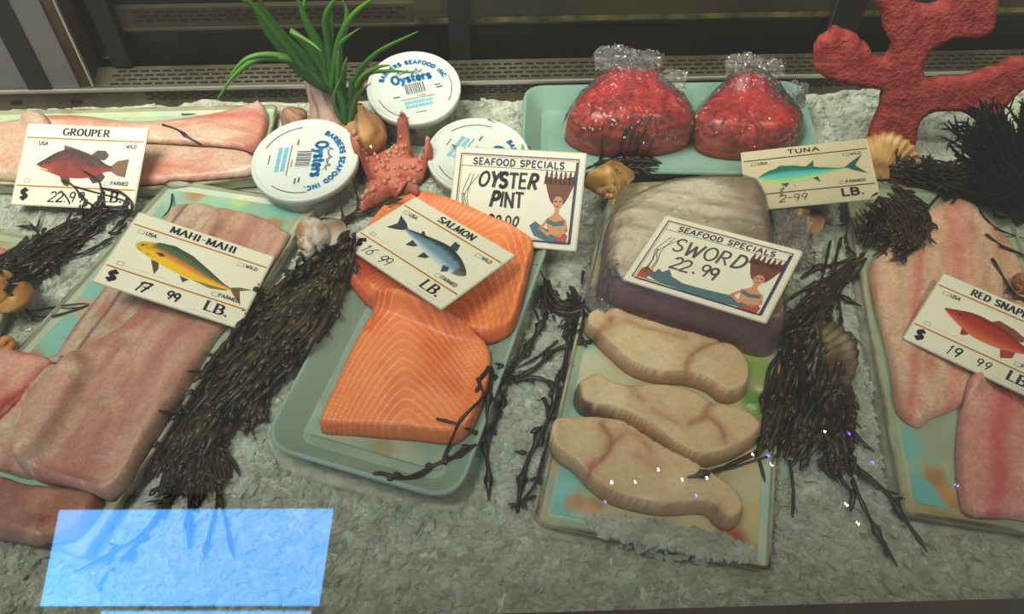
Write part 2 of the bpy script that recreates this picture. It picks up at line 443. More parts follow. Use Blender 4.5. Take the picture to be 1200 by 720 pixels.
fr = MB(); sbox(fr, E0 + .02, S1, .042, .046, .070, .073); fr.build('mirrored_rail_lip', steel, w, False)
fr = MB(); sbox(fr, E0 + .38, S1, .040, .052, .074, .081); fr.build('yellowed_strip', mat('yellowed_metal', (120, 112, 60), .4, .5, .5, noise=([(.35, (70, 66, 38)), (.65, (136, 128, 74))], 30, 3)), w, False)
fr = MB(); sbox(fr, E0 + .38, S1, .040, .052, .0815, .16); fr.build('upper_panel', olive, w, False)
sl = MB()
for row in range(3):
    s = E0 + .06 + (row % 2) * .0065
    while s < Lw + .1:
        sbox(sl, s, s + .0095, -.0008, .0004, .0125 - row * .0036, .0137 - row * .0036); s += .013
for row in range(4):
    s = E0 + .02 + (row % 2) * .0065; dd = .008 + row * .0062; zz = .0205 + (dd - .002) * .0065 / .032
    while s < Lw + .1:
        sl.box(wpt(s + .005, dd, zz + .0004), (.0095, .0019, .0012), WAX); s += .013
for row in range(3):  # slots of the reflected rail
    s = E0 + .06 + (row % 2) * .0065
    while s < E0 + .36:
        sbox(sl, s, s + .0095, .043, .0442, .093 - row * .0055, .0948 - row * .0055); s += .013
o = sl.build('vent_slot', slotm, w, False); o['kind'] = 'stuff'
for px in (17, 87):
    hb = MB(); p = at_y(px, 124, wpt(wsec(px, 124, .0), 0, 0)[1]); sbox(hb, wsec(px, 124, .005) - .006, wsec(px, 124, .005) + .006, -.0012, 0, .002, .0068)
    hb.build('bolt_hole', slotm, w, False)
# end wall of the case on the left: black gasket, grey strip, brown door frame
def post(name, p0, p1, d0, d1, m, parent=None, zt=.34, z0=.021):
    b = MB(); sbox(b, wsec(p0, 107, .02), wsec(p1, 107, .02), d0, d1, z0, zt); return b.build(name, m, parent, False)
wl = post('wall_left', -200, 34, .004, .052, grey_panel); tag(wl, None, None, kind='structure')
post('gasket_strip', 34, 61, .001, .03, gasket, wl)
post('steel_strip', 61, 93, .003, .03, grey_panel, wl)
d1_ = post('door_1', 93, 108, .006, .045, brown_frame); tag(d1_, None, None, kind='structure')
post('bright_edge', 107, 109, .004, .008, shine, d1_)
post('door_jamb', 128, 150, .030, .050, gasket, d1_, z0=.03)
t1 = post('trim_1', 528, 552, .034, .05, gasket, None, z0=.028); tag(t1, None, None, kind='structure')
t2 = post('trim_2', 975, 1012, .036, .05, gasket, None, z0=.03); tag(t2, None, None, kind='structure')
post('bright_edge', 975, 977, .034, .037, steel, t2, z0=.03)
wr = MB(); sbox(wr, Lw + .12, Lw + .14, -.75, .07, -.05, .34); wr = wr.build('wall_right', grey_panel, None, False); tag(wr, None, None, kind='structure')
wq = MB(); sbox(wq, -.34, -.32, -.75, .07, -.05, .34); wq = wq.build('wall_end', grey_panel, None, False); wq.name = 'wall_far_left'; tag(wq, None, None, kind='structure')
# small chrome bar put in for the lamp glint at the upper left
hb = MB(); sbox(hb, wsec(125, 60, .03) + .004, wsec(125, 60, .03) + .026, .036, .052, .037, .041); hb.build('glint_bar', mat('chrome', (220, 235, 240), .15, .5, 1.), w, False)
# bed pan under the ice, and the front sill
fl = MB(); fl.box((0, 0, -.06), (2.2, 1.1, .03)); fl = fl.build('floor', dark, None, False); tag(fl, None, None, kind='structure')
sa, sb = at(900, 722, .004), at(1200, 713, .004)
sd_ = (sb - sa) / np.linalg.norm(sb - sa); sn = np.array([-sd_[1], sd_[0], 0])
sl = MB(); sl.box((sa + sb) / 2 - sn * .0135, (2.2, .025, .05), np.stack([sd_, sn, wz])); sl = sl.build('trim_3', brown_frame, None, False); tag(sl, None, None, kind='structure')

# front glass: a plane leaning back at 45 degrees from the front sill
pane = clear_film('pane_glass', 0.0, 1.5, 0, 0)
gl = MB(); gl.box((0, -.36 + .25, .25 + .006), (2.2, .006, .72), np.array([[1, 0, 0], [0, -.7071, .7071], [0, .7071, .7071]]))
gl = gl.build('window_1', pane, None, False); tag(gl, None, None, kind='structure')
# shop behind the customer: daylit window (mirrored in the glass) and a light garland
def emit(name, rgb, s):
    m = bpy.data.materials.new(name); m.use_nodes = True; nt = m.node_tree; nt.nodes.clear()
    e = nt.nodes.new('ShaderNodeEmission'); e.inputs[0].default_value = (*lin(rgb), 1); e.inputs[1].default_value = s
    o_ = nt.nodes.new('ShaderNodeOutputMaterial'); nt.links.new(e.outputs[0], o_.inputs[0]); return m
sky = emit('daylit_blue_blind', (82, 168, 255), 7.6)
wf = MB()
for x0, x1, z0, z1 in ((-1.68, -.6, 1.205, 1.26), (-1.68, -.6, .843, .858), (-1.66, -1.6, .3, 1.2), (-.63, -.58, .3, 1.2), (-1.66, -.6, .26, .3)):
    wf.box(((x0 + x1) / 2, -2.62, (z0 + z1) / 2), (x1 - x0, .05, z1 - z0))
wf = wf.build('window_2', gasket, None, False); tag(wf, None, None, kind='structure')
for V in ([(-1.6, -2.6, 1.2), (-.633, -2.6, 1.205), (-.639, -2.6, .862), (-1.555, -2.6, .853)], [(-1.35, -2.6, .843), (-.662, -2.6, .845), (-.70, -2.6, .5), (-1.3, -2.6, .5)]):
    V = [np.array(v) for v in V]; obj('pane', V + [v + [0, -.01, 0] for v in V], [(0, 1, 2, 3), (7, 6, 5, 4), (0, 4, 5, 1), (1, 5, 6, 2), (2, 6, 7, 3), (3, 7, 4, 0)], sky, wf, False)
g = thing('light_garland', (.6, -1.6, .75), 'string of tiny white and violet lamps behind the customer', 'string lights')
led = [emit('lamp_white', (255, 250, 235), 120), emit('lamp_violet', (90, 60, 255), 90)]
cord = []
for k, (x, z) in enumerate([(.236, .802), (.293, .802), (.351, .836), (.405, .809), (.463, .814), (.583, .876), (.624, .848), (.218, .752), (.433, .769), (.62, .873), (.772, .94), (.83, .935), (.869, .855), (1.052, .794), (.78, .745), (.795, .698), (-.45, 1.98)]):
    b = MB(); b.tube([(x, -1.603, z), (x, -1.6, z), (x, -1.597, z)], [.0012, .0021, .0012], 6)
    b.build('bulb', led[1 if k in (7, 8, 9, 11, 12, 13) else 0], g); cord.append((x, -1.606, z))
b = MB(); b.tube(spline(sorted(cord[:-1]), 80), .0012, 4); b.build('cord', gasket, g)

# ------------------------------------------------------------------ trays
def board(name, ramp, sc, rough=.35):
    return mat(name, (150, 190, 160), rough, .5, coat=.3, noise=(ramp, sc, 4))
b_aqua = board('aqua_painted_board', [(.30, (150, 122, 84)), (.38, (190, 190, 158)), (.5, (160, 184, 160)), (.64, (186, 186, 150))], 13)
b_green = board('green_marbled_board', [(.3, (160, 140, 100)), (.42, (176, 188, 150)), (.55, (158, 180, 154)), (.7, (186, 184, 146))], 12)
b_sword = board('aqua_cream_board', [(.3, (172, 140, 96)), (.42, (188, 186, 148)), (.52, (150, 182, 164)), (.68, (190, 188, 148))], 9)
rim = mat('board_rim', (120, 104, 76), .4, noise=([(.35, (92, 70, 48)), (.6, (176, 168, 140))], 25, 3))
foam = mat('green_foam', (148, 178, 160), .6, .3, bump=(220, .12, .001), noise=([(.3, (136, 164, 148)), (.7, (152, 178, 160))], 10, 3))
foam2 = mat('pale_green_foam', (134, 178, 158), .6, .3, bump=(220, .12, .001), noise=([(.3, (112, 148, 134)), (.7, (130, 164, 148))], 10, 3))
BP = [(.004, -.006), (0, .0075), (.0008, .009), (.0026, .009), (.004, .0055), (.010, .003), (.016, .0028)]
FP = [(.022, -.006), (.003, .0215), (0, .022), (.0008, .0238), (.0035, .0238), (.0055, .022), (.022, .005), (.030, .003), (.036, .0028)]
AQ, CR, LIME, RUST, PINK_ = (128, 192, 176), (196, 198, 164), (178, 204, 118), (176, 124, 76), (196, 164, 140)
def board_thing(poly, r, m, label, base, blobs, seed):
    t = tray('serving_board', poly, .009, BP, r, m, label, 'board', None, rim); paint(t, poly, .0115, base, blobs, seed); return t
board_thing([(-110, 132), (326, 122), (303, 209), (150, 223), (-110, 214)], .008, b_green, 'pale green board under the grouper fillets', (176, 196, 164), [(310, 140, .02, AQ), (0, 214, .03, CR)], 1)
board_thing([(-120, 250), (48, 277), (-30, 440), (-180, 440)], .008, b_aqua, 'small aqua board corner cut off at left edge, under dark seaweed', (150, 192, 162), [(14, 276, .016, RUST), (20, 300, .02, (150, 190, 150)), (2, 300, .012, PINK_)], 2)
board_thing([(199, 210), (375, 236), (96, 655), (-130, 575)], .008, b_aqua, 'long aqua board with brown stains under the mahi-mahi fillets', (150, 192, 164),
            [(230, 222, .014, RUST), (285, 232, .013, LIME), (256, 226, .010, CR), (340, 246, .022, AQ), (318, 262, .012, RUST), (345, 262, .008, PINK_), (130, 330, .03, AQ), (100, 360, .012, PINK_), (60, 400, .03, AQ), (40, 420, .012, RUST), (240, 400, .014, CR), (180, 500, .016, CR), (20, 440, .02, PINK_)], 3)
board_thing([(714, 215), (926, 205), (904, 669), (625, 612)], .006, b_sword, 'aqua and cream board under the swordfish steaks', (196, 192, 152),
            [(708, 300, .022, AQ), (700, 345, .024, AQ), (684, 400, .016, AQ), (668, 480, .026, AQ), (650, 560, .03, (110, 190, 184)), (650, 600, .024, (110, 190, 184)), (690, 618, .016, AQ), (676, 590, .010, RUST), (692, 604, .008, (204, 150, 100)), (700, 590, .006, RUST),
             (700, 425, .012, CR), (890, 430, .018, (128, 170, 84)), (892, 470, .017, (96, 150, 60)), (880, 500, .012, (150, 180, 96)), (890, 452, .004, (220, 224, 180)), (884, 478, .003, (220, 224, 180)), (895, 600, .02, (200, 186, 120)), (862, 625, .010, (176, 74, 48)), (880, 652, .009, (176, 90, 50)), (898, 640, .006, (176, 80, 50))], 4)
board_thing([(988, 211), (1176, 229), (1340, 645), (1059, 602)], .006, b_green, 'green marbled board under the red snapper fillets', (164, 186, 150),
            [(1040, 226, .02, (196, 200, 130)), (1062, 232, .010, LIME), (1100, 232, .010, RUST), (1135, 240, .016, AQ), (1180, 270, .03, (146, 200, 164)), (1195, 300, .02, AQ), (1190, 330, .012, (206, 150, 110)), (1012, 320, .018, (140, 194, 168)), (1022, 390, .018, (140, 194, 168)), (1035, 450, .016, AQ), (1052, 520, .018, (110, 186, 184)), (1068, 580, .022, (104, 184, 186)), (1100, 600, .018, (110, 186, 182)),
             (1092, 556, .008, RUST), (1106, 572, .009, (204, 140, 70)), (1120, 590, .008, RUST), (1150, 612, .02, (190, 186, 150)), (1100, 520, .018, (158, 166, 140))], 5)
fl_m = mat('foam_floor', rough=.5, attr=True, bump=(160, .3, .001))
P_ = [(470, 214), (650, 268), (536, 590), (303, 522)]
t = tray('foam_tray', P_, .0238, FP, .030, foam, 'green foam tray with raised rounded rim holding salmon', 'tray')
paint(t, P_, .0235, (144, 171, 154), [(400, 508, .018, (166, 182, 158)), (465, 530, .022, (168, 182, 154)), (450, 530, .012, (150, 148, 114)), (365, 480, .012, (160, 180, 160))], 7, z=.0052, m=fl_m)
P_ = [(614, 100), (940, 94), (968, 205), (609, 200)]
t = tray('foam_tray', P_, .0238, FP, .026, foam2, 'pale green foam tray at the back holding wrapped tuna', 'tray')

# ------------------------------------------------------------------ crushed ice
ice_m = mat('ice', (236, 240, 228), .09, .9, sss=.3, noise=([(.3, (196, 201, 184)), (.7, (240, 243, 232))], 60, 3), ior=1.31, bump=(220, .5, .002))
nt_ = ice_m.node_tree; out_ = nt_.nodes['Material Output']; mx_ = nt_.nodes.new('ShaderNodeMixShader'); tr_ = nt_.nodes.new('ShaderNodeBsdfTransparent'); tr_.inputs[0].default_value = (.90, .93, .88, 1)
lw_ = nt_.nodes.new('ShaderNodeLayerWeight'); lw_.inputs[0].default_value = .35; mr_ = nt_.nodes.new('ShaderNodeMapRange'); mr_.inputs[3].default_value = .38; mr_.inputs[4].default_value = .95
nt_.links.new(lw_.outputs['Facing'], mr_.inputs[0]); nt_.links.new(mr_.outputs[0], mx_.inputs[0]); nt_.links.new(tr_.outputs[0], mx_.inputs[1]); nt_.links.new(nt_.nodes['Principled BSDF'].outputs[0], mx_.inputs[2]); nt_.links.new(mx_.outputs[0], out_.inputs[0])
bed_m = mat('packed_ice', (150, 156, 140), .25, .5, sss=.3, noise=([(.3, (150, 154, 136)), (.7, (208, 212, 194))], 55, 5), bump=(180, .5, .004))
def build_ice():
    st = 3
    z = blur(ICE, 1)[::st, ::st]; X = GX[::st, ::st]; Y = GY[::st, ::st]
    ny, nx = z.shape
    s = (X - A0[0]) * wn[0] + (Y - A0[1]) * wn[1]
    ok = s < .004
    idx = np.arange(ny * nx).reshape(ny, nx)
    q = np.stack([idx[:-1, :-1], idx[:-1, 1:], idx[1:, 1:], idx[1:, :-1]], -1).reshape(-1, 4)
    q = q[ok.ravel()[q].all(1)]
    V = [np.stack([X, Y, z], -1).reshape(-1, 3)]; Q = [q]; nb = ny * nx
    N = 17000
    px = rng.uniform(-25, 1225, N * 2); py = 100 + 625 * rng.uniform(0, 1, N * 2) ** 1.0
    P = []
    for a, b in zip(px, py):
        P.append(at(a, b, 0.)[:2])
    P = np.array(P)
    i = np.clip(((P[:, 1] - Y0) / RES).astype(int), 0, NY - 1); j = np.clip(((P[:, 0] - X0) / RES).astype(int), 0, NX - 1)
    k = ~UNDER[i, j] & (((P - A0[:2]) @ wn[:2]) < -.004)
    P = P[k][:N]; n = len(P)
    h = hm(P[:, 0], P[:, 1], ICE)
    size = .0034 + .0058 * rng.random(n) ** 2.0
    size = np.minimum(size, np.maximum(SDT[np.clip(((P[:, 1] - Y0) / RES).astype(int), 0, NY - 1), np.clip(((P[:, 0] - X0) / RES).astype(int), 0, NX - 1)] * .8, .0015))
    base = np.array([(1, 0, 0), (-1, 0, 0), (0, 1, 0), (0, -1, 0), (0, 0, 1), (0, 0, -1), (.7, .7, .5), (-.6, .5, -.6)], float)
    tris = np.array([(0, 6, 4), (6, 2, 4), (2, 1, 4), (1, 3, 4), (3, 0, 4), (0, 5, 2), (0, 2, 6), (2, 7, 1), (2, 5, 7), (7, 5, 1), (1, 5, 3), (3, 5, 0)])
    jit = base[None] * rng.uniform(.55, 1.25, (n, 8, 1)) * np.stack([np.ones(n), rng.uniform(.5, 1, n), rng.uniform(.35, .8, n)], 1)[:, None, :]
    a, b, c = rng.uniform(0, 6.28, n), rng.uniform(-.55, .55, n), rng.uniform(-.55, .55, n)
    def R(t, ax):
        M = np.zeros((n, 3, 3)); p, q_ = [(1, 2), (0, 2), (0, 1)][ax]; M[:, ax, ax] = 1
        M[:, p, p] = np.cos(t); M[:, q_, q_] = np.cos(t); M[:, p, q_] = -np.sin(t); M[:, q_, p] = np.sin(t); return M
    M = R(a, 2) @ R(b, 0) @ R(c, 1)
    v = np.einsum('nij,nkj->nki', M, jit) * size[:, None, None]
    v += np.stack([P[:, 0], P[:, 1], h + size * rng.uniform(-.45, .2, n)], 1)[:, None, :]
    Vc = v.reshape(-1, 3)
    Tc = (tris[None] + (np.arange(n) * 8)[:, None, None]).reshape(-1, 3) + nb
    me = bpy.data.meshes.new('crushed_ice')
    Vall = np.concatenate([V[0], Vc]); nq, ntr = len(q), len(Tc)
    me.vertices.add(len(Vall)); me.vertices.foreach_set('co', Vall.ravel().astype(np.float32))
    loops = np.concatenate([q.ravel(), Tc.ravel()]); me.loops.add(len(loops)); me.loops.foreach_set('vertex_index', loops.astype(np.int32))
    me.polygons.add(nq + ntr)
    me.polygons.foreach_set('loop_start', np.concatenate([np.arange(nq) * 4, nq * 4 + np.arange(ntr) * 3]).astype(np.int32))
    me.polygons.foreach_set('material_index', np.concatenate([np.zeros(nq), np.ones(ntr)]).astype(np.int32))
    me.polygons.foreach_set('use_smooth', np.concatenate([np.ones(nq), np.zeros(ntr)]).astype(bool))
    me.materials.append(bed_m); me.materials.append(ice_m); me.update(calc_edges=True); me.validate()
    o = bpy.data.objects.new('crushed_ice', me); COL.objects.link(o)
    tag(o, 'bed of grey-green crushed ice filling the whole display case', 'ice', kind='stuff')
build_ice()
HM[:] = np.where(UNDER, HM, blur(HM, 2) + .0036)
# ------------------------------------------------------------------ fish
flesh = mat('wet_flesh', rough=.36, spec=.5, attr=True, sss=.06, bump=(420, .45, .0016), coat=.1, grain=(330, .84, 1.12))
steakm = mat('steak_flesh', rough=.40, spec=.4, attr=True, sss=.08, bump=(380, .25, .001), grain=(260, .9, 1.07))
redm = mat('tuna_flesh', rough=.3, spec=.5, attr=True, sss=.1, bump=(260, .2, .001))

def col_pink(base, pink, pale, seed, n=6):
    def f(U, V, d, X, Y):
        a = fbm(U * 4 + seed, V * 60, seed, 3); b = fbm(X * 40, Y * 40, seed + 3, 3); fine = fbm(U * 30, V * 260, seed + 9, 2)
        c = mix(np.broadcast_to(base, X.shape + (3,)), pink, sm((a - .5) * 3.2) * .8)
        c = mix(c, pale, sm((b - .52) * 4) * .6)
        return c * (1 + (fine[..., None] - .5) * .14)
    return f
def with_line(f, v0, wdt, rgb, k=.8):
    def g(U, V, d, X, Y):
        c = f(U, V, d, X, Y); w = np.exp(-((V - v0 - (fbm(U * 5, V * 0, 4) - .5) * wdt) / wdt) ** 2) * k * (.6 + .8 * fbm(U * 9, V * 40, 8))
        return mix(c, rgb, np.clip(w, 0, 1))
    return g
GB, GP, GL = (204, 168, 146), (200, 122, 102), (214, 190, 166)
def filet(outline, T, R, colf, label, group, m=flesh, cat='fish fillet', name='fish_fillet', **k):
    o, g = mound(name, outline, T, R, colf, m, **k); tag(o, label, cat, group); return o, g
GG = 'grouper fillets on the back left board'
filet([(80, 172), (165, 172), (240, 176), (290, 181), (303, 196), (296, 206), (240, 213), (160, 219), (85, 221), (60, 200)], .011, .012,
      col_pink(GB, GP, GL, 11), 'pale pink grouper fillet lying along the near edge of its board', GG, axis=((80, 190), (300, 190)))
filet([(30, 146, .012), (48, 131, .018), (100, 131, .018), (150, 137, .018), (200, 135, .018), (250, 129, .016), (293, 122, .014), (309, 124, .012), (314, 148), (304, 176), (288, 183), (252, 176), (180, 172), (100, 165), (50, 165)], .016, .02,
      with_line(col_pink(GB, GP, GL, 21), .012, .006, (206, 96, 92), .6), 'long pink grouper fillet behind its sign, tapered tail end beside the oyster tub', GG, axis=((30, 155), (310, 155)))
filet([(-70, 150, .01), (-10, 141, .014), (36, 137, .014), (62, 150, .012), (64, 195), (50, 214), (0, 211), (-70, 205)], .014, .02,
      col_pink(GB, (214, 110, 100), GL, 31), 'pink grouper fillet cut off by the left edge, left of the grouper sign', GG, axis=((-70, 210), (60, 150)))
# small left board: pinkish end of a fillet
filet([(-80, 292), (-20, 290), (12, 296), (22, 312), (0, 335), (-80, 350)], .012, .012, col_pink((206, 140, 118), (190, 110, 96), GL, 35),
      'end of a pink fillet on the small aqua board under seaweed', 'fillet on the small board', axis=((-80, 320), (20, 300)))

MB_, MP, ML = (204, 164, 140), (182, 116, 98), (196, 184, 156)
MG = 'mahi-mahi fillets on the long board'
filet([(-60, 556), (0, 560), (40, 572), (90, 578), (122, 588), (96, 628), (58, 643), (20, 636), (-60, 615)], [(0, 600, .014), (60, 610, .018)], .009,
      col_pink((170, 118, 98), (140, 84, 74), (196, 160, 130), 41), 'brownish mahi-mahi piece at the lower left beneath the thick fillets', MG, axis=((-60, 590), (110, 600)))
filet([(-40, 424), (20, 418), (52, 421), (70, 430), (62, 446), (40, 474), (0, 508), (-40, 530)], .015, .008,
      with_line(col_pink((212, 150, 128), (196, 104, 84), (218, 178, 150), 43), -.012, .008, (150, 44, 34), .9), 'mahi-mahi fillet with a dark red edge cut off at the left', MG, axis=((-40, 520), (70, 425)))
filet([(70, 436), (95, 434), (112, 450), (80, 520), (46, 560), (0, 553), (-20, 540), (0, 510), (30, 482)], .016, .012,
      with_line(col_pink((194, 160, 130), MP, (200, 176, 146), 45), 0, .008, (160, 110, 92), .5), 'narrow tan mahi-mahi fillet between the red-edged one and the thickest', MG, axis=((20, 550), (100, 440)))
filet([(186, 250, .02), (196, 234, .02), (232, 229, .02), (256, 238, .018), (262, 262), (240, 310), (190, 350), (160, 385), (120, 425), (92, 437), (66, 433), (78, 400), (118, 346), (160, 290)], .010, .012,
      with_line(with_line(col_pink((196, 170, 146), MP, (188, 184, 156), 47), .020, .006, (150, 66, 62), .9), -.004, .0015, (90, 70, 60), .8), 'slim mahi-mahi fillet with a dark red line, coming from under the sign', MG, axis=((80, 430), (225, 235)))
filet([(252, 244, .02), (268, 236, .02), (300, 243, .02), (332, 262, .018), (338, 282), (312, 325), (262, 388), (246, 410), (212, 470), (176, 530), (150, 578), (126, 590), (92, 582), (38, 563), (34, 545), (44, 508), (64, 470), (98, 432), (150, 392), (200, 330)],
      [(300, 260, .009), (250, 350, .011), (160, 450, .022), (80, 550, .026), (140, 570, .02)], [(300, 260, .02), (230, 420, .022), (70, 540, .007), (130, 585, .006), (80, 570, .005)],
      with_line(with_line(col_pink((202, 158, 134), (176, 114, 98), (206, 180, 148), 49), -.010, .010, (168, 100, 96), .5), .018, .004, (170, 110, 100), .4), 'thickest mahi-mahi fillet, rosy, running from the sign to the cut end', MG, axis=((90, 580), (300, 245)))

# salmon
def salmon_col(spine0, spine1, seed, sp=.0115, ang=.55, red=None):
    a = at(*spine0, .03)[:2]; b = at(*spine1, .03)[:2]; ad = (b - a) / np.linalg.norm(b - a); an = np.array([-ad[1], ad[0]])
    def f(U, V, d, X, Y):
        u = (X - a[0]) * ad[0] + (Y - a[1]) * ad[1]; v = (X - a[0]) * an[0] + (Y - a[1]) * an[1]
        ph = (u - np.sqrt(v * v + .00004) * (1.0 + 8 * np.abs(v)) / ang * .62 + (fbm(X * 50, Y * 50, seed) - .5) * .0012) / sp
        w = np.abs((ph % 1) - .5) * 2
        line = sm((w - .70) / .26) * (.6 + .4 * sm(np.abs(v) / .015)) * (.55 + .8 * fbm(X * 60, Y * 60, seed + 1))
        c = mix(np.broadcast_to((242, 136, 74), X.shape + (3,)), (228, 112, 58), sm((fbm(X * 30, Y * 30, seed + 2) - .45) * 3))
        c = mix(c, (244, 152, 92), np.exp(-(v / .01) ** 2) * .35)
        c = mix(c, (255, 196, 150), np.clip(line, 0, 1) * .72)
        if red: 
            q = at(*red, .02)[:2]; c = mix(c, (206, 78, 46), .6 * np.exp(-((X - q[0]) ** 2 + (Y - q[1]) ** 2) / .03 ** 2))
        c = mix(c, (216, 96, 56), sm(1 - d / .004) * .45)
        return c
    return f
SG = 'salmon fillets in the foam tray'
salm = mat('salmon_flesh', rough=.38, spec=.4, attr=True, sss=.06, bump=(400, .2, .0008), grain=(260, .93, 1.05))
filet([(470, 232, .03), (492, 222, .034), (530, 232, .034), (572, 247, .034), (612, 264, .03), (626, 284, .028), (620, 318, .022), (614, 350, .02), (602, 396, .014), (580, 402, .01), (536, 396, .01), (500, 384, .01), (450, 366, .01), (418, 350, .01), (406, 330, .015), (412, 300, .025), (440, 258, .03)],
      [(430, 330, .026), (520, 260, .024), (590, 380, .022)], [(430, 330, .016), (520, 240, .012), (600, 390, .007), (560, 398, .006)],
      salmon_col((600, 250), (520, 390), 3, sp=.0115, red=(425, 325)), 'back salmon fillet lying under the salmon sign', SG, salm, 'salmon fillet', 'salmon_fillet', step=.0014, bfloor=.004, soft=6, nz=.0006)
filet([(440, 345, .03), (470, 346, .03), (510, 362, .03), (548, 384, .026), (572, 400, .022), (574, 440, .018), (566, 480, .012), (552, 514, .008), (530, 522, .006), (480, 517, .006), (410, 511, .006), (380, 507, .008), (377, 494, .012), (396, 440, .018), (414, 394, .024), (430, 360, .03)],
      [(460, 360, .020), (440, 470, .023), (560, 440, .014), (500, 500, .023), (390, 490, .020)], [(460, 350, .018), (390, 430, .012), (400, 505, .005), (520, 520, .005), (572, 440, .012)],
      salmon_col((468, 345), (478, 520), 5, sp=.0108), 'front salmon fillet with pale chevron stripes and a straight cut end', SG, salm, 'salmon fillet', 'salmon_fillet', step=.0014, bfloor=.004, soft=4, nz=.0006,
      extra=lambda X, Y, d: -.005 * np.exp(-(((X - at(432, 372, .028)[0]) / .003) ** 2 + ((Y - at(432, 372, .028)[1]) / .011) ** 2)) * (d > .003))

# swordfish: wrapped loin, then three steaks
wrap = clear_film('cling_film', .14, .7, 26, .35, haze=.03)
wrap2 = clear_film('loose_cling_film', .08, .9, 30, .75, haze=.025)
def wrap_over(parent, g, off, amp, name='plastic_wrap', m=wrap, seed=1, freq=70, top_tuft=None):
    Vt = g['Vt'].copy(); n = len(Vt)
    X, Y = Vt[:, 0], Vt[:, 1]; c = Vt.mean(0)
    r = np.abs(fbm(X * freq, Y * freq, seed, 3) - .5) * 2
    Vt[:, 2] += off + amp * (1 - r) ** 3
    out = Vt[:, :2] - c[:2]; out /= np.linalg.norm(out, axis=1)[:, None] + 1e-9
    dd = g['d'][g['used']]; e = np.exp(-dd / .006)
    Vt[:, :2] += out * (e * (off + amp * .6 * (fbm(X * 120, Y * 120, seed + 5) + .2)))[:, None]
    if top_tuft is not None:
        for q, rr, hh in top_tuft:
            w = np.exp(-((X - q[0]) ** 2 + (Y - q[1]) ** 2) / rr ** 2)
            Vt[:, 2] += w * hh * (.4 + 1.1 * np.abs(fbm(X * 160, Y * 160, seed + 8, 3) - .5) * 2.4)
    V2 = np.concatenate([Vt, g['Vt'] * [1, 1, 0]]) ; V2 = Vt
    o = obj(name, Vt, [tuple(r) for r in g['q4']], m, parent, True); return o
def loin_col(U, V, d, X, Y):
    q0 = at(716, 260, .065)[0]; q1 = at(905, 260, .065)[0]; t = (X - q0) / (q1 - q0)
    st = fbm(X * 18, Y * 110 + X * 30, 71, 3)
    c = mix(np.broadcast_to((206, 196, 172), X.shape + (3,)), (170, 158, 132), sm((st - .42) * 3.0))
    c = mix(c, (118, 98, 78), sm((t - .62 + (st - .5) * .3) * 2.6) * .8)
    c = mix(c, (168, 118, 116), sm((.009 - d) / .004) * .8)
    return c
T0 = 'swordfish on the aqua and cream board'
lo_, lg = mound('swordfish_loin', [(703, 352, .01), (700, 330, .03), (706, 290, .055), (712, 240, .062), (724, 216, .064), (748, 200, .064), (790, 192, .064), (850, 190, .064), (888, 196, .064), (904, 212, .062), (912, 250, .06), (914, 310, .045), (914, 370, .02), (908, 412, .004), (884, 418, .004), (820, 398, .004), (760, 378, .004), (718, 366, .006)],
                [(715, 250, .046), (800, 230, .058), (890, 240, .058), (760, 330, .050), (860, 360, .052)], [(715, 260, .03), (800, 200, .030), (900, 250, .020), (800, 390, .009), (900, 400, .010)], loin_col, steakm, step=.002, lo=.22, nz=.0008, bfloor=.003, soft=4)
tag(lo_, 'large grey-skinned swordfish loin in cling film under the sword sign', 'fish loin')
wrap_over(lo_, lg, .0012, .0022, seed=5, freq=45)
def pdist(X, Y, L, z=.02):
    P = np.array([at(*p, z)[:2] for p in L]); pts = np.stack([X, Y], -1); best = np.full(X.shape, 1e9)
    for a, b in zip(P[:-1], P[1:]):
        e = b - a; t = np.clip(((pts - a) @ e) / (e @ e), 0, 1); best = np.minimum(best, np.linalg.norm(pts - (a + t[..., None] * e), axis=-1))
    return best
def steak_col(spots, seed, skin=()):
    def f(U, V, d, X, Y):
        n = fbm(X * 45, Y * 45, seed, 3); br = fbm(X * 150, Y * 150, seed + 4)
        c = mix(np.broadcast_to((212, 184, 140), X.shape + (3,)), (224, 200, 160), sm((n - .45) * 3))
        ring = fbm(X * 10, Y * 10, seed + 2) * 6 + d / .007
        c = mix(c, (196, 164, 126), sm((np.abs((ring % 1) - .5) - .38) * 8) * .25)
        for L, w_, k in spots:
            q = pdist(X, Y, spline(L, 12)) + (br - .5) * .006
            c = mix(c, (184, 134, 100), np.clip(np.exp(-(q / (w_ * 3.2)) ** 2) * k * .7, 0, 1))
            c = mix(c, (120, 74, 54), np.clip(np.exp(-(q / (w_ * 1.1)) ** 2) * k * (.25 + .9 * sm((br - .3) * 2)), 0, 1))
        c = mix(c, (176, 134, 94), sm((.0035 - d) / .003) * .75)
        for L, w_ in skin:
            q = pdist(X, Y, spline(L, 12), .012); c = mix(c, (92, 82, 68), sm((w_ - q) / .002) * .85)
        return c
    return f
KG = 'swordfish steaks on the board'
def dent(spots, seed):
    def f(X, Y, d):
        r = 0
        for L, w_, k in spots: r = r - .0018 * k * np.exp(-(pdist(X, Y, spline(L, 12)) / .0022) ** 2) * (d > .0015)
        return r
    return f
sp = [([(804, 447), (806, 426), (822, 410), (850, 403), (868, 409)], .0014, .8), ([(734, 378), (760, 388), (802, 398)], .0016, .45), ([(700, 392), (712, 384), (716, 376)], .003, .7)]; sk = [([(694, 398), (712, 420), (740, 441), (772, 452)], .0035)]
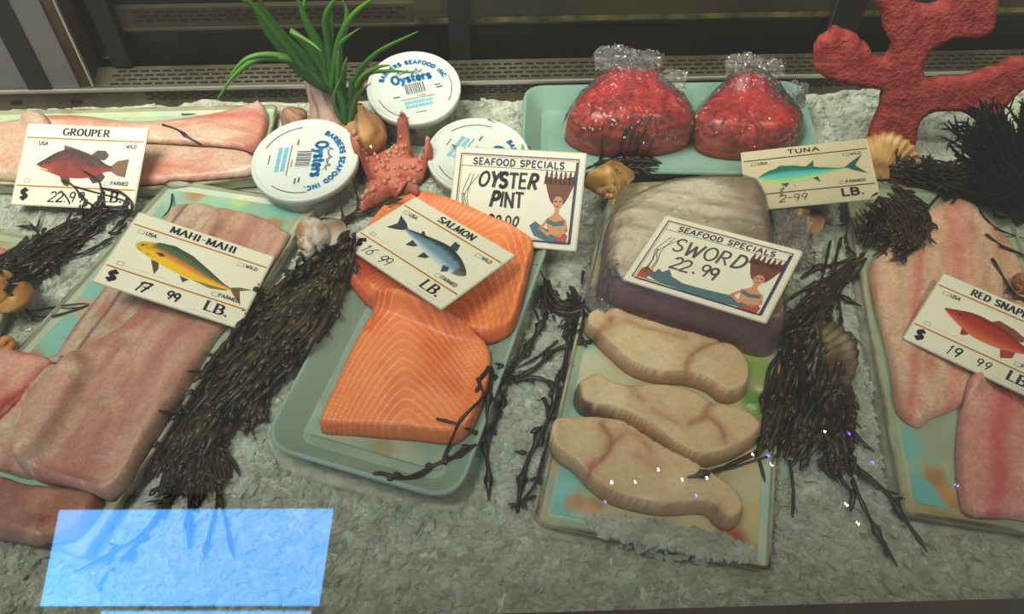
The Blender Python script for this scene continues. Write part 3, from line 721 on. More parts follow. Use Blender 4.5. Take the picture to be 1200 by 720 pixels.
filet([(686, 380, .02), (692, 364, .022), (716, 360, .022), (742, 368, .022), (790, 383, .022), (838, 397, .022), (866, 410, .02), (877, 432, .014), (874, 460, .006), (860, 473, .004), (842, 472, .004), (826, 460, .004), (800, 452), (770, 450), (738, 440), (714, 420), (696, 400, .008)],
      .021, .0042, steak_col(sp, 81, sk), 'swordfish steak nearest the wrapped loin', KG, steakm, 'fish steak', 'swordfish_steak', extra=dent(sp, 1), bfloor=.003)
sp = [([(808, 500), (824, 492), (830, 480), (836, 472)], .0018, .8), ([(828, 490), (842, 502), (850, 522)], .0016, .8), ([(738, 455), (752, 472)], .002, .5), ([(764, 484), (792, 498)], .0022, .4)]; sk = [([(680, 484), (712, 488), (744, 504), (770, 522), (796, 541)], .0026), ([(673, 462), (676, 478), (690, 486)], .006)]
filet([(672, 464, .014), (676, 450, .02), (688, 440, .022), (703, 436, .022), (718, 445, .022), (740, 451, .022), (772, 449, .022), (806, 454, .022), (833, 469, .022), (853, 473, .022), (874, 481, .02), (889, 500, .012), (886, 519, .006), (868, 534, .004), (848, 543, .004), (822, 549, .004), (796, 541, .004), (768, 520), (742, 503), (714, 492), (684, 488), (674, 478, .006)],
      .021, .0042, steak_col(sp, 83, sk), 'middle swordfish steak with a dark skin edge', KG, steakm, 'fish steak', 'swordfish_steak', extra=dent(sp, 2), bfloor=.003)
sp = [([(706, 500), (716, 518), (712, 534), (692, 550)], .0018, .9), ([(716, 522), (728, 514)], .0018, .7), ([(734, 508), (752, 518), (762, 532)], .0018, .5), ([(694, 548), (688, 562)], .0016, .8), ([(746, 536), (768, 550)], .0024, .35), ([(706, 578), (724, 588)], .003, .8), ([(838, 598), (846, 612)], .003, .8)]; sk = [([(648, 540), (668, 556), (690, 577)], .0030)]
filet([(642, 512, .014), (648, 497, .02), (664, 489, .022), (690, 487, .022), (716, 489, .022), (738, 496, .022), (764, 513, .022), (790, 529, .022), (820, 544, .022), (850, 562, .022), (866, 578, .02), (870, 598, .01), (864, 616, .004), (850, 624, .002), (836, 618, .002), (822, 604, .004), (770, 606, .003), (718, 594, .003), (690, 576, .003), (672, 556, .003), (650, 542, .003), (643, 528, .006)],
      .021, .0042, steak_col(sp, 85, sk), 'front swordfish steak beside the loose ice', KG, steakm, 'fish steak', 'swordfish_steak', extra=dent(sp, 3), bfloor=.003)

# red snapper
RG = 'snapper fillets on the marbled board'
RB, RP, RL = (218, 178, 146), (204, 132, 108), (222, 188, 158)
filet([(1108, 236, .01), (1150, 246, .01), (1180, 276, .01), (1200, 330), (1206, 380), (1180, 420), (1150, 420), (1148, 350), (1138, 290)], .011, .014,
      with_line(col_pink(RB, RP, RL, 61), .0, .005, (198, 116, 104), .5), 'pale snapper fillet behind the snapper sign, on the right of two', RG, axis=((1190, 410), (1120, 240)))
filet([(1076, 254, .01), (1060, 262, .01), (1038, 288, .01), (1019, 312), (1022, 352), (1034, 398), (1043, 440), (1050, 482), (1074, 502), (1092, 491), (1118, 481), (1140, 464), (1156, 430), (1168, 370), (1164, 310), (1150, 268), (1124, 244, .01), (1098, 240, .01)], .013, .016,
      with_line(with_line(col_pink(RB, RP, RL, 63), .012, .005, (206, 116, 104), .7), -.022, .008, (216, 130, 116), .5), 'large pale snapper fillet with a ragged lower end, left of the sign', RG, axis=((1080, 490), (1090, 245)))
filet([(1140, 440, .012), (1128, 480, .012), (1120, 530), (1122, 575), (1134, 606), (1180, 609), (1260, 606), (1290, 500), (1260, 440), (1200, 430)], .013, .016,
      with_line(with_line(col_pink((216, 148, 132), (206, 112, 104), (222, 172, 150), 65), .02, .008, (204, 84, 84), .8), -.02, .008, (204, 90, 88), .5), 'rosy snapper fillet at the lower right beneath the sign', RG, axis=((1190, 610), (1200, 430)))

# tuna loins in bags
def tuna_col(seed):
    def f(U, V, d, X, Y):
        st = fbm(X * 26 + Y * 20, Y * 60 - X * 14, seed, 3)
        c = mix(np.broadcast_to((184, 36, 36), X.shape + (3,)), (158, 24, 34), sm((st - .42) * 3.5))
        c = mix(c, (206, 74, 58), sm((fbm(X * 30, Y * 30, seed + 3) - .55) * 4) * .6)
        return mix(c, (206, 92, 58), sm((.012 - d) / .01) * .7)
    return f
TG = 'wrapped tuna loins in the back tray'
for k, (ol, T, R, ax, lab) in enumerate([
    ([(663, 160, .012), (666, 138, .025), (674, 112, .042), (692, 84, .06), (716, 68, .068), (764, 67, .069), (790, 86, .06), (805, 114, .04), (809, 140, .02), (808, 162, .01), (800, 176, .003), (770, 184, .003), (722, 186, .003), (684, 180, .003)],
     [(715, 95, .070), (765, 95, .070), (735, 75, .074), (735, 165, .052), (670, 150, .046), (800, 155, .046)], .024, (735, 76), 'left lump of red tuna loin in a clear bag'),
    ([(812, 160, .012), (816, 132, .028), (830, 102, .048), (850, 80, .062), (870, 73, .066), (896, 77, .066), (916, 100, .05), (928, 130, .028), (932, 162, .008), (926, 180, .003), (900, 189, .003), (850, 188, .003), (820, 180, .004)],
     [(875, 95, .072), (870, 125, .064), (870, 170, .046), (820, 150, .038), (922, 150, .042)], .022, (880, 82), 'right lump of red tuna loin in a clear bag')]):
    o, g_ = mound('tuna_loin', ol, T, R, tuna_col(90 + k), redm, step=.0022, nz=.002, nsc=30, lo=.2, pw=2.4, bfloor=.004, soft=2)
    tag(o, lab, 'tuna loin', TG)
    q = at(ax[0], ax[1], .075); q2 = at(ax[0] + 36, ax[1] + 8, .07); q3 = at(ax[0] - 22, ax[1] + 6, .072)
    wrap_over(o, g_, .0015, .005, m=wrap2, seed=15 + k, freq=60, top_tuft=[(q, .018, .012), (q2, .014, .012), (q3, .012, .010)])

# crumpled film: the bags' gathered tails and the loin's loose skirts
def crumple(parent, c, ax, ay, az, amp, seed, name='film_fold', n=26, k=16):
    c, ax, ay, az = map(np.array, (c, ax, ay, az)); V = []
    for i in range(n + 1):
        for j in range(k + 1):
            u, v = i / n - .5, j / k - .5; a, b = fbm(np.array(u * 6.), np.array(v * 6.), seed), fbm(np.array(u * 6. + 9), np.array(v * 6.), seed + 4)
            w = max(0., 1 - (2 * u) ** 2 * .3); V.append(c + ax * (u + (b - .5) * .3) + ay * (v * w + (a - .5) * .25) + az * ((abs(float(fbm(np.array(u * 9.), np.array(v * 9.), seed + 7)) - .5) * 2) + (.25 - u * u) * 1.2) * amp)
    V = np.array(V); z0 = hm(V[:, 0], V[:, 1]) + .0008; V[:, 2] = np.maximum(V[:, 2], z0)
    return obj(name, V, [(i * (k + 1) + j, (i + 1) * (k + 1) + j, (i + 1) * (k + 1) + j + 1, i * (k + 1) + j + 1) for i in range(n) for j in range(k)], wrap3, parent, True)
wrap3 = clear_film('crumpled_film', .12, 1.4, 50, .9, haze=.10)
tn = [o for o in COL.objects if o.name.startswith('tuna_loin')]; tn.sort(key=lambda o: o.name)
for o, spots in ((tn[0], [(722, 72, .066, .046, .030), (754, 76, .062, .040, .028), (786, 98, .048, .034, .026)]), (tn[1], [(872, 80, .062, .040, .028), (898, 86, .058, .038, .028), (930, 118, .022, .028, .04)])):
    for q, (x, y, z, w, h) in enumerate(spots): crumple(o, at(x, y, z), (w, 0, 0), (0, h * .6, h * .7), (0, -.3, 1), .013, 31 + q)
crumple(lo_, at(926, 262, .03), (.034, .004, 0), (.006, .085, .01), (.3, -.2, 1), .014, 41)
crumple(lo_, at(936, 300, .012), (.030, 0, 0), (0, .04, 0), (.3, -.2, 1), .012, 42)
crumple(lo_, at(704, 352, .012), (.030, 0, .01), (-.006, .05, .012), (-.3, -.2, 1), .008, 43)

# loose ice spilled on the front of the swordfish board: individual chips nobody could count
def chips_on(n, poly, label):
    b = MB(); pts = []
    P = np.array([at(*p, .004)[:2] for p in poly]); lo, hi = P.min(0), P.max(0)
    while len(pts) < n:
        q = rng.uniform(lo, hi, (n, 2)); sd, _ = poly_sd(q[:, 0], q[:, 1], P); pts += list(q[(sd > 0) & (rng.random(n) < .35 + sd / .01)])
    for q in pts[:n]:
        s = .0026 + .0048 * rng.random() ** 1.6; v = rng.normal(size=(8, 3)); v /= np.linalg.norm(v, axis=1)[:, None]; v *= s * rng.uniform(.6, 1.1, (8, 1)) * [1, 1, .7]
        z = hm(q[0], q[1]) + s * .45
        v = np.array([(1, 0, 0), (-1, 0, 0), (0, 1, 0), (0, -1, 0), (0, 0, 1), (0, 0, -1), (.7, .7, .5), (-.6, .5, -.6)]) * s * rng.uniform(.55, 1.25, (8, 1)) * [1, .8, .6]
        a = rng.uniform(0, 6.3); t_ = rng.uniform(-.6, .6); M = np.array([[math.cos(a), -math.sin(a), 0], [math.sin(a), math.cos(a), 0], [0, 0, 1]]) @ np.array([[1, 0, 0], [0, math.cos(t_), -math.sin(t_)], [0, math.sin(t_), math.cos(t_)]])
        b.add(v @ M.T + [q[0], q[1], z], [(0, 6, 4), (6, 2, 4), (2, 1, 4), (1, 3, 4), (3, 0, 4), (0, 5, 2), (0, 2, 6), (2, 7, 1), (2, 5, 7), (7, 5, 1), (1, 5, 3), (3, 5, 0)])
    o = b.build('loose_ice', ice_m, None, False); tag(o, label, 'ice', kind='stuff')
chips_on(620, [(690, 606), (760, 612), (830, 622), (880, 640), (880, 664), (800, 655), (692, 628)], 'loose ice chips spilled over the front end of the swordfish board')
# ------------------------------------------------------------------ printing: flat ink shapes lying on card and lids
ink = mat('ink', rough=.4, spec=.4, attr=True)
def arc(cx, cy, rx, ry, a0, a1, n=9):
    return [(cx + rx * math.cos(math.radians(a)), cy + ry * math.sin(math.radians(a))) for a in np.linspace(a0, a1, n)]
G = {  # stroke alphabet: (advance, strokes); box height 1
 'A': (.82, [[(0, 0), (.38, 1), (.76, 0)], [(.14, .34), (.62, .34)]]),
 'B': (.68, [[(.08, 0), (.08, 1)], [(.08, 1)] + arc(.3, .76, .26, .24, 90, -90) + [(.08, .52)], [(.08, .52)] + arc(.32, .26, .3, .26, 90, -90) + [(.08, 0)]]),
 'D': (.74, [[(.08, 0), (.08, 1)], [(.08, 1)] + arc(.26, .5, .4, .5, 90, -90) + [(.08, 0)]]),
 'E': (.62, [[(.56, 1), (.08, 1), (.08, 0), (.56, 0)], [(.08, .52), (.46, .52)]]),
 'F': (.6, [[(.56, 1), (.08, 1), (.08, 0)], [(.08, .52), (.46, .52)]]),
 'G': (.8, [arc(.4, .5, .36, .5, 50, 345, 14) + [(.74, .42), (.48, .42)]]),
 'H': (.78, [[(.08, 0), (.08, 1)], [(.66, 0), (.66, 1)], [(.08, .5), (.66, .5)]]),
 'I': (.3, [[(.14, 0), (.14, 1)]]),
 'L': (.6, [[(.08, 1), (.08, 0), (.56, 0)]]),
 'M': (.95, [[(.06, 0), (.1, 1), (.45, .1), (.8, 1), (.86, 0)]]),
 'N': (.8, [[(.08, 0), (.08, 1), (.66, 0), (.66, 1)]]),
 'O': (.82, [arc(.4, .5, .36, .5, 90, 450, 18)]),
 'P': (.66, [[(.08, 0), (.08, 1)], [(.08, 1)] + arc(.3, .74, .28, .26, 90, -90) + [(.08, .48)]]),
 'R': (.72, [[(.08, 0), (.08, 1)], [(.08, 1)] + arc(.3, .74, .28, .26, 90, -90) + [(.08, .48)], [(.3, .48), (.66, 0)]]),
 'S': (.62, [arc(.3, .75, .26, .25, 30, 260, 9) + arc(.28, .25, .27, .25, 80, -150, 9)]),
 'T': (.68, [[(0, 1), (.62, 1)], [(.31, 1), (.31, 0)]]),
 'U': (.76, [[(.08, 1)] + arc(.37, .3, .29, .3, 180, 360, 9) + [(.66, 1)]]),
 'W': (1.0, [[(0, 1), (.22, 0), (.46, .8), (.7, 0), (.94, 1)]]),
 'Y': (.72, [[(0, 1), (.34, .48), (.66, 1)], [(.34, .48), (.34, 0)]]),
 'C': (.74, [arc(.4, .5, .36, .5, 50, 310, 12)]),
 '0': (.7, [arc(.3, .5, .28, .5, 90, 450, 16)]),
 '1': (.4, [[(.05, .78), (.2, 1), (.2, 0)]]),
 '2': (.66, [arc(.28, .72, .26, .28, 160, -40, 9) + [(.0, 0), (.58, .02)]]),
 '6': (.62, [[(.46, 1), (.16, .6)] + arc(.28, .28, .24, .28, 160, -200, 12)]),
 '7': (.6, [[(0, .95), (.54, 1), (.2, 0)], [(.12, .5), (.5, .52)]]),
 '9': (.62, [arc(.28, .7, .24, .27, 20, 380, 12) + [(.5, .5), (.4, 0)]]),
 '.': (.3, [[(.1, .02), (.14, .06)]]), '-': (.5, [[(.05, .48), (.42, .48)]]),
 '$': (.62, [arc(.3, .72, .26, .22, 30, 260, 9) + arc(.28, .28, .27, .22, 80, -150, 9), [(.29, 1.1), (.29, -.1)]]),
 'y': (.52, [[(.02, .62), (.22, .08)], [(.44, .62), (.16, -.25), (.02, -.28)]]),
 's': (.44, [arc(.2, .47, .16, .15, 30, 260, 7) + arc(.2, .16, .17, .15, 80, -150, 7)]),
 't': (.36, [[(.14, .9), (.14, .1), (.3, .02)], [(.0, .62), (.3, .62)]]),
 'e': (.52, [[(.06, .34), (.44, .34)] + arc(.24, .31, .2, .31, 5, 320, 12)]),
 'r': (.38, [[(.06, .62), (.06, 0)], [(.06, .4), (.18, .6), (.34, .58)]]),
 ' ': (.4, [])}
class Ink(MB):
    """2D shapes in card units, mapped by a function to the surface"""
    def __init__(s, fmap): super().__init__(); s.f = fmap
    def poly(s, P, col, lay=1):
        P = np.asarray(P, float)
        import mathutils.geometry as mg
        t = mg.tessellate_polygon([[Vector((p[0], p[1], 0)) for p in P]])
        V = [s.f(p[0], p[1], lay) for p in P]
        Fc = []
        for a, b, c in t:
            ar = (P[b][0] - P[a][0]) * (P[c][1] - P[a][1]) - (P[b][1] - P[a][1]) * (P[c][0] - P[a][0])
            Fc.append((a, b, c) if ar > 0 else (a, c, b))
        s.add(V, Fc, lin(col))
    def stroke(s, P, w, col, lay=1, calli=0.):
        P = np.asarray(P, float)
        if len(P) < 2: return
        for a, b in zip(P[:-1], P[1:]):
            d = b - a; L = np.hypot(*d)
            if L < 1e-7: continue
            d /= L; n = np.array([-d[1], d[0]]); ww = w * (1 - calli * (1 - abs(d[1])) * .55) / 2
            q = [a - n * ww - d * ww * .5, b - n * ww + d * ww * .5, b + n * ww + d * ww * .5, a + n * ww - d * ww * .5]
            s.add([s.f(x, y, lay) for x, y in q], [(0, 1, 2, 3)], lin(col))
    def text(s, txt, x, y, h, w, col, serif=False, lay=1, slant=0., sx=1., center=False, jit=0., gap=.12, arcr=None, rot=0.):
        adv = sum((G[c][0] + gap) * h * sx for c in txt) - gap * h * sx
        if center: x -= adv / 2 * math.cos(rot); y -= adv / 2 * math.sin(rot)
        t = 0.
        for c in txt:
            a, st = G[c]; jx, jy, jr = (rnd.uniform(-jit, jit), rnd.uniform(-jit, jit), rnd.uniform(-jit, jit) * 3) if jit else (0, 0, 0)
            def tf(p):
                u = (p[0] + p[1] * slant + jr * p[1]) * h * sx + t + jx * h; v = p[1] * h + jy * h
                if arcr:
                    cx, cy, R, a0, sgn = arcr; th = a0 - sgn * u / R; rr = R + sgn * v if sgn > 0 else R - v
                    return (cx + rr * math.cos(th), cy + rr * math.sin(th))
                return (x + u * math.cos(rot) - v * math.sin(rot), y + u * math.sin(rot) + v * math.cos(rot))
            for k in st:
                s.stroke([tf(p) for p in k], w * (rnd.uniform(.75, 1.2) if jit else 1), col, lay, 1. if serif else 0.)
                if serif:
                    for e, o_ in ((k[0], k[1]), (k[-1], k[-2])):
                        if abs(e[1] - o_[1]) > abs(e[0] - o_[0]) * .8 and (e[1] < .05 or e[1] > .95) :
                            s.stroke([tf((e[0] - .13, e[1])), tf((e[0] + .13, e[1]))], w * .35, col, lay)
            t += (a + gap) * h * sx
    def rect(s, x0, y0, x1, y1, col, lay=1): s.poly([(x0, y0), (x1, y0), (x1, y1), (x0, y1)], col, lay)
    def frame(s, x0, y0, x1, y1, w, col, lay=1): s.stroke([(x0, y0), (x1, y0), (x1, y1), (x0, y1), (x0, y0)], w, col, lay)
    def fishbody(s, top, bot, colf, lay=1, n=34, m=9):
        """top/bot: profiles [(x, y)...] with rising x"""
        top = spline(top, 60); bot = spline(bot, 60)
        x0, x1 = top[0, 0], top[-1, 0]; xs = np.linspace(x0, x1, n)
        tt = np.interp(xs, top[:, 0], top[:, 1]); bb = np.interp(xs, bot[:, 0], bot[:, 1])
        V = []; C = []
        for i in range(n):
            for j in range(m):
                v = j / (m - 1); V.append(s.f(xs[i], bb[i] + (tt[i] - bb[i]) * v, lay)); C.append(lin(np.clip(colf((xs[i] - x0) / (x1 - x0), v, xs[i] * 40, v * 8), 0, 255)))
        s.add(V, [(i * m + j, (i + 1) * m + j, (i + 1) * m + j + 1, i * m + j + 1) for i in range(n - 1) for j in range(m - 1)], np.array(C))
card_m = mat('card', (232, 230, 206), .38, .5, noise=([(.3, (226, 224, 198)), (.7, (238, 236, 212))], 8, 3))
lam_m = mat('laminate_edge', (196, 192, 170), .3, .5)
fadem = mat('faded_card', (196, 186, 152), .45, .4, noise=([(.3, (186, 176, 142)), (.7, (204, 195, 162))], 8, 3))
def rotm(w):
    t = math.sqrt(sum(x * x for x in w)); return np.array(Matrix.Rotation(t, 3, Vector(w).normalized()))
GOLD = (186, 122, 40); BK = (46, 44, 52)
def card(c, w, W, label, name='price_sign', cm=card_m, dz=0., clear=True):
    Hc = W / 1.42; Rm = rotm(w); c = np.array(c) + [0, 0, dz]; k = W / 1.42
    gu, gv = np.meshgrid(np.linspace(-.7, .7, 40), np.linspace(-.49, .49, 30))
    for _ in range(12 if clear else 0):     # lifted towards the viewer until it clears what it lies on
        Pc = c + (Rm @ np.stack([gu.ravel() * k, gv.ravel() * k, gu.ravel() * 0])).T
        over = (hm(Pc[:, 0], Pc[:, 1]) - Pc[:, 2] + .0012)
        over = np.sort(over)[-6]
        if over <= 0: break
        d_ = c - CAM; c = c + d_ * (over * .7 / d_[2])

    f = lambda x, y, lay=0: c + Rm @ np.array([(x - .71) * k, (y - .5) * k, .0008 + lay * .00016])
    root = thing(name, c, label, 'sign', 'paper price signs')
    P = round_poly(np.array([(-.71, -.5), (.71, -.5), (.71, .5), (-.71, .5)]) * k, .002, 3)
    def slab(nm, P, z0, z1, m):
        n = len(P); V = [c + Rm @ np.array([*p, z0]) for p in P] + [c + Rm @ np.array([*p, z1]) for p in P]
        return obj(nm, V, [tuple(range(n))[::-1], tuple(range(n, 2 * n))] + [(i, (i + 1) % n, n + (i + 1) % n, n + i) for i in range(n)], m, root, False)
    slab('laminate', P * 1.012, -.0008, .0004, lam_m); slab('card', P * .99, .0004, .0008, cm)
    stamp([f(0, 0), f(1.42, 0), f(1.42, 1), f(0, 1)], [(0, 1, 2, 3)])
    return root, f
def boxes(I, pts, col=(150, 150, 150)):
    for x, y in pts: I.frame(x, y, x + .06, y + .045, .007, col)
def fish_card(c, w, W, label, title, fish, price, faded=False, clear=True, th=.082, tsx=1.1, dz=0., px=.36, dollar=True, psl=.15):
    root, f = card(c, w, W, label, cm=fadem if faded else card_m, dz=dz, clear=clear)
    lc = (70, 60, 50) if faded else GOLD; tcol = (56, 52, 46) if faded else BK
    L = Ink(f); L.rect(.02, .818, 1.4, .836, lc); L.rect(.02, .222, 1.4, .240, lc); L.build('rule', ink, root, False, True)
    I = Ink(f); I.text(title, .71, .875 - (th - .08) / 2, th, .018 if faded else .024, tcol, serif=not faded, center=True, sx=tsx * (1.3 if faded else 1), gap=.16)
    I.build('title', ink, root, False, True); I = Ink(f)
    I.text('USA', .18, .738, .044, .012, (90, 90, 94)); I.text('WILD' , 1.21, .742, .040, .011, (90, 90, 94)); I.text('FARMED', 1.11, .285, .040, .011, (80, 80, 84))
    boxes(I, ((.10, .735), (1.13, .735), (1.04, .275), (.10, .275)), (150, 150, 146) if not faded else (110, 100, 84))
    I.rect(.18, .285, .6, .288, (170, 168, 160)); I.rect(.9, .035, 1.3, .039, (170, 168, 160))
    o = I.build('small_print', ink, root, False, True); o['kind'] = 'stuff'; I = Ink(f)
    I.text('LB.', 1.04, .080, .115, .030, tcol, serif=not faded, sx=1.15)
    I.build('unit_lettering', ink, root, False, True)
    if dollar: I = Ink(f); I.text('$', .09, .07, .12, .032, tcol, sx=1.1); I.build('dollar_sign', ink, root, False, True)
    Q = Ink(f); fish(Q); Q.build('printed_fish', ink, root, False, True)
    Pn = Ink(f); price(Pn); Pn.build('handwriting', ink, root, False, True)
    return root
def grouper(Q):
    r, d = (110, 48, 44), (58, 44, 40)
    Q.poly([(.5, .62), (.48, .75), (.56, .73), (.66, .70), (.78, .66), (.86, .62), (.8, .58)], (96, 76, 62))
    Q.poly([(.8, .62), (.88, .70), (.98, .70), (1.03, .64), (.99, .58), (.9, .58)], (74, 62, 56))
    Q.poly([(1.06, .50), (1.14, .58), (1.27, .61), (1.26, .38), (1.16, .40), (1.06, .46)], (120, 84, 66))
    Q.poly([(.5, .36), (.56, .26), (.62, .24), (.63, .32), (.6, .38)], (86, 62, 50)); Q.poly([(.84, .36), (.9, .29), (1.0, .32), (1.03, .38), (.98, .43)], (78, 46, 42))
    Q.fishbody([(.2, .50), (.28, .56), (.42, .66), (.55, .70), (.72, .67), (.9, .60), (1.02, .53), (1.09, .51)], [(.2, .49), (.26, .44), (.38, .40), (.52, .36), (.7, .345), (.88, .37), (1.0, .43), (1.09, .45)],
               lambda u, v, a, b: mix(mix((140, 46, 36), (58, 42, 38), sm((v - .35) * 2 + (vn(a, b, 3) - .5))), (190, 104, 50), .8 * sm(1 - abs(u - .16) * 7) * sm(1 - v * 1.6)), 2)
    Q.stroke([(.2, .485), (.27, .45), (.34, .43)], .012, (225, 220, 200), 3); Q.poly(arc(.34, .57, .014, .014, 0, 330, 8), (20, 16, 14), 3)
def mahi(Q):
    t = (120, 84, 50)
    Q.poly([(1.17, .43), (1.25, .47), (1.38, .49), (1.27, .43), (1.34, .26), (1.22, .37)], t)
    Q.poly([(.36, .46), (.42, .36), (.46, .30), (.47, .38), (.44, .46)], (90, 70, 52)); Q.poly([(.68, .38), (.74, .31), (.78, .37)], (90, 70, 50)); Q.poly([(.8, .38), (1.0, .345), (1.16, .385), (1.16, .41), (.9, .42)], (140, 110, 60))
    Q.poly([(.22, .60), (.34, .70), (.5, .72), (.7, .67), (.95, .54), (1.15, .43), (1.0, .44), (.5, .6)], (62, 84, 62))
    Q.fishbody([(.15, .60), (.2, .65), (.3, .675), (.5, .665), (.75, .59), (1.0, .49), (1.19, .425)], [(.15, .58), (.2, .53), (.3, .49), (.5, .43), (.75, .385), (1.0, .385), (1.19, .40)],
               lambda u, v, a, b: mix(mix((236, 190, 30), (206, 120, 60), sm((v - .35) * 4) * sm(u * 3)), (74, 104, 60), sm((v - .62) * 5) if u > .16 else .4 * (vn(a, b, 5) > .5)), 2)
    Q.poly([(.36, .56), (.42, .58), (.47, .55), (.42, .53)], (60, 66, 44), 3); Q.poly(arc(.215, .60, .012, .012, 0, 330, 8), (20, 16, 14), 3)
def salmon(Q):
    g = (58, 66, 74)
    Q.poly([(.36, .57), (.26, .64), (.12, .69), (.19, .58), (.15, .46), (.27, .51)], g); Q.poly([(.56, .62), (.5, .665), (.47, .66), (.5, .61)], g)
    Q.poly([(.86, .65), (.84, .76), (.92, .75), (.96, .66)], g); Q.poly([(.5, .50), (.5, .40), (.58, .43), (.62, .49)], g); Q.poly([(.72, .44), (.72, .35), (.8, .39), (.82, .44)], g)
    Q.fishbody([(.32, .58), (.45, .61), (.65, .65), (.85, .67), (1.05, .62), (1.2, .54), (1.27, .48)], [(.32, .55), (.45, .51), (.65, .46), (.85, .42), (1.05, .40), (1.2, .41), (1.27, .45)],
               lambda u, v, a, b: mix(mix((206, 216, 216), (104, 140, 160), sm(v * 2.2)), (40, 50, 60), sm((v - .6) * 4 + .5 * (vn(a * 2, b * 2, 4) - .5))) if u < .86 else mix((120, 120, 104), (60, 62, 60), v), 2)
    Q.poly([(1.0, .43), (1.05, .35), (1.1, .40), (1.07, .45)], (50, 74, 100), 3); Q.poly(arc(1.19, .50, .013, .013, 0, 330, 8), (20, 20, 16), 3)
def tunaf(Q):
    t = (36, 92, 74)
    Q.poly([(1.12, .545), (1.2, .62), (1.34, .74), (1.24, .56), (1.36, .40), (1.2, .49)], (44, 84, 70)); Q.poly([(.68, .6), (.8, .72), (.79, .61)], t); Q.poly([(.76, .42), (.84, .34), (.82, .44)], t)
    Q.poly([(.34, .62), (.42, .69), (.62, .66), (.66, .6)], (50, 110, 96)); Q.poly([(.4, .38), (.46, .31), (.5, .38)], t)
    Q.fishbody([(.16, .52), (.3, .62), (.5, .66), (.75, .62), (1.0, .555), (1.17, .535)], [(.16, .51), (.3, .42), (.5, .38), (.75, .42), (1.0, .49), (1.17, .515)],
               lambda u, v, a, b: mix(mix((176, 206, 110), (80, 176, 170), sm(v * 2)), (24, 108, 88), sm((v - .55) * 4)), 2)
    for x in np.linspace(.85, 1.1, 7): Q.poly([(x, .58), (x + .02, .60), (x + .015, .57)], (190, 180, 70), 3)
def snapperf(Q):
    r = (150, 46, 34)
    Q.poly([(.62, .62), (.72, .71), (.9, .68), (1.04, .62), (1.0, .56)], (138, 66, 44)); Q.poly([(1.1, .50), (1.3, .62), (1.24, .48), (1.27, .36), (1.1, .46)], r)
    Q.poly([(.44, .44), (.46, .34), (.52, .37), (.54, .44)], r); Q.poly([(.86, .38), (.9, .28), (1.0, .34), (1.0, .42)], (166, 60, 40))
    Q.fishbody([(.2, .58), (.32, .62), (.46, .66), (.62, .66), (.82, .62), (1.0, .55), (1.12, .51)], [(.2, .56), (.3, .50), (.44, .43), (.6, .38), (.82, .38), (1.0, .42), (1.12, .46)],
               lambda u, v, a, b: mix(mix((214, 110, 66), (172, 44, 28), sm(v * 1.6)), (120, 34, 26), sm((v - .7) * 4)), 2)
    Q.poly(arc(.36, .575, .014, .014, 0, 330, 8), (30, 20, 14), 3)
hw = (52, 54, 56)
S_ = lambda t, x, y=.055, h=.12, w=.021, **k: (lambda P: P.text(t, x, y, h, w, hw, slant=.18, jit=.05, **k))
def multi(*fs): return lambda P: [g(P) for g in fs]
fish_card((-.4563, .163, .0332), (.4043, -.0229, -.0681), .1312, 'grouper sign with a dark red fish and 22.99, leaning on pink fillets', 'GROUPER', grouper, S_('22.99', .42))
fish_card((-.313, .0241, .0291), (-.0548, .2939, -.1761), .1358, 'mahi-mahi sign with a green and yellow fish lying on fillets', 'MAHI-MAHI', mahi, multi(S_('17', .36, h=.125), S_('99', .66, .07, .10)))
fish_card((-.0805, .031, .0491), (-.1238, -.069, -.7393), .1359, 'salmon sign with a silver-blue fish lying on orange fillets', 'SALMON', salmon, multi(S_('16', .22, .05, .12, .012), S_('99', .44, .05, .12, .012)))
fish_card((.4361, -.0533, .0267), (.12, -.1381, -.6728), .1221, 'red snapper sign with a red fish, cut off by the right edge', 'RED SNAPPER', snapperf, multi(S_('19', .42, .06, .12, .017), S_('99', .72, .075, .10, .014)), tsx=.98)
fish_card((.3029, .1357, .0472), (-.0377, -.2373, -.097), .1259, 'faded tuna sign with a green-blue fish behind the swordfish', 'TUNA', tunaf, S_('2-99', .36, .08, .11, .014), faded=True, th=.07, dollar=False, clear=False)
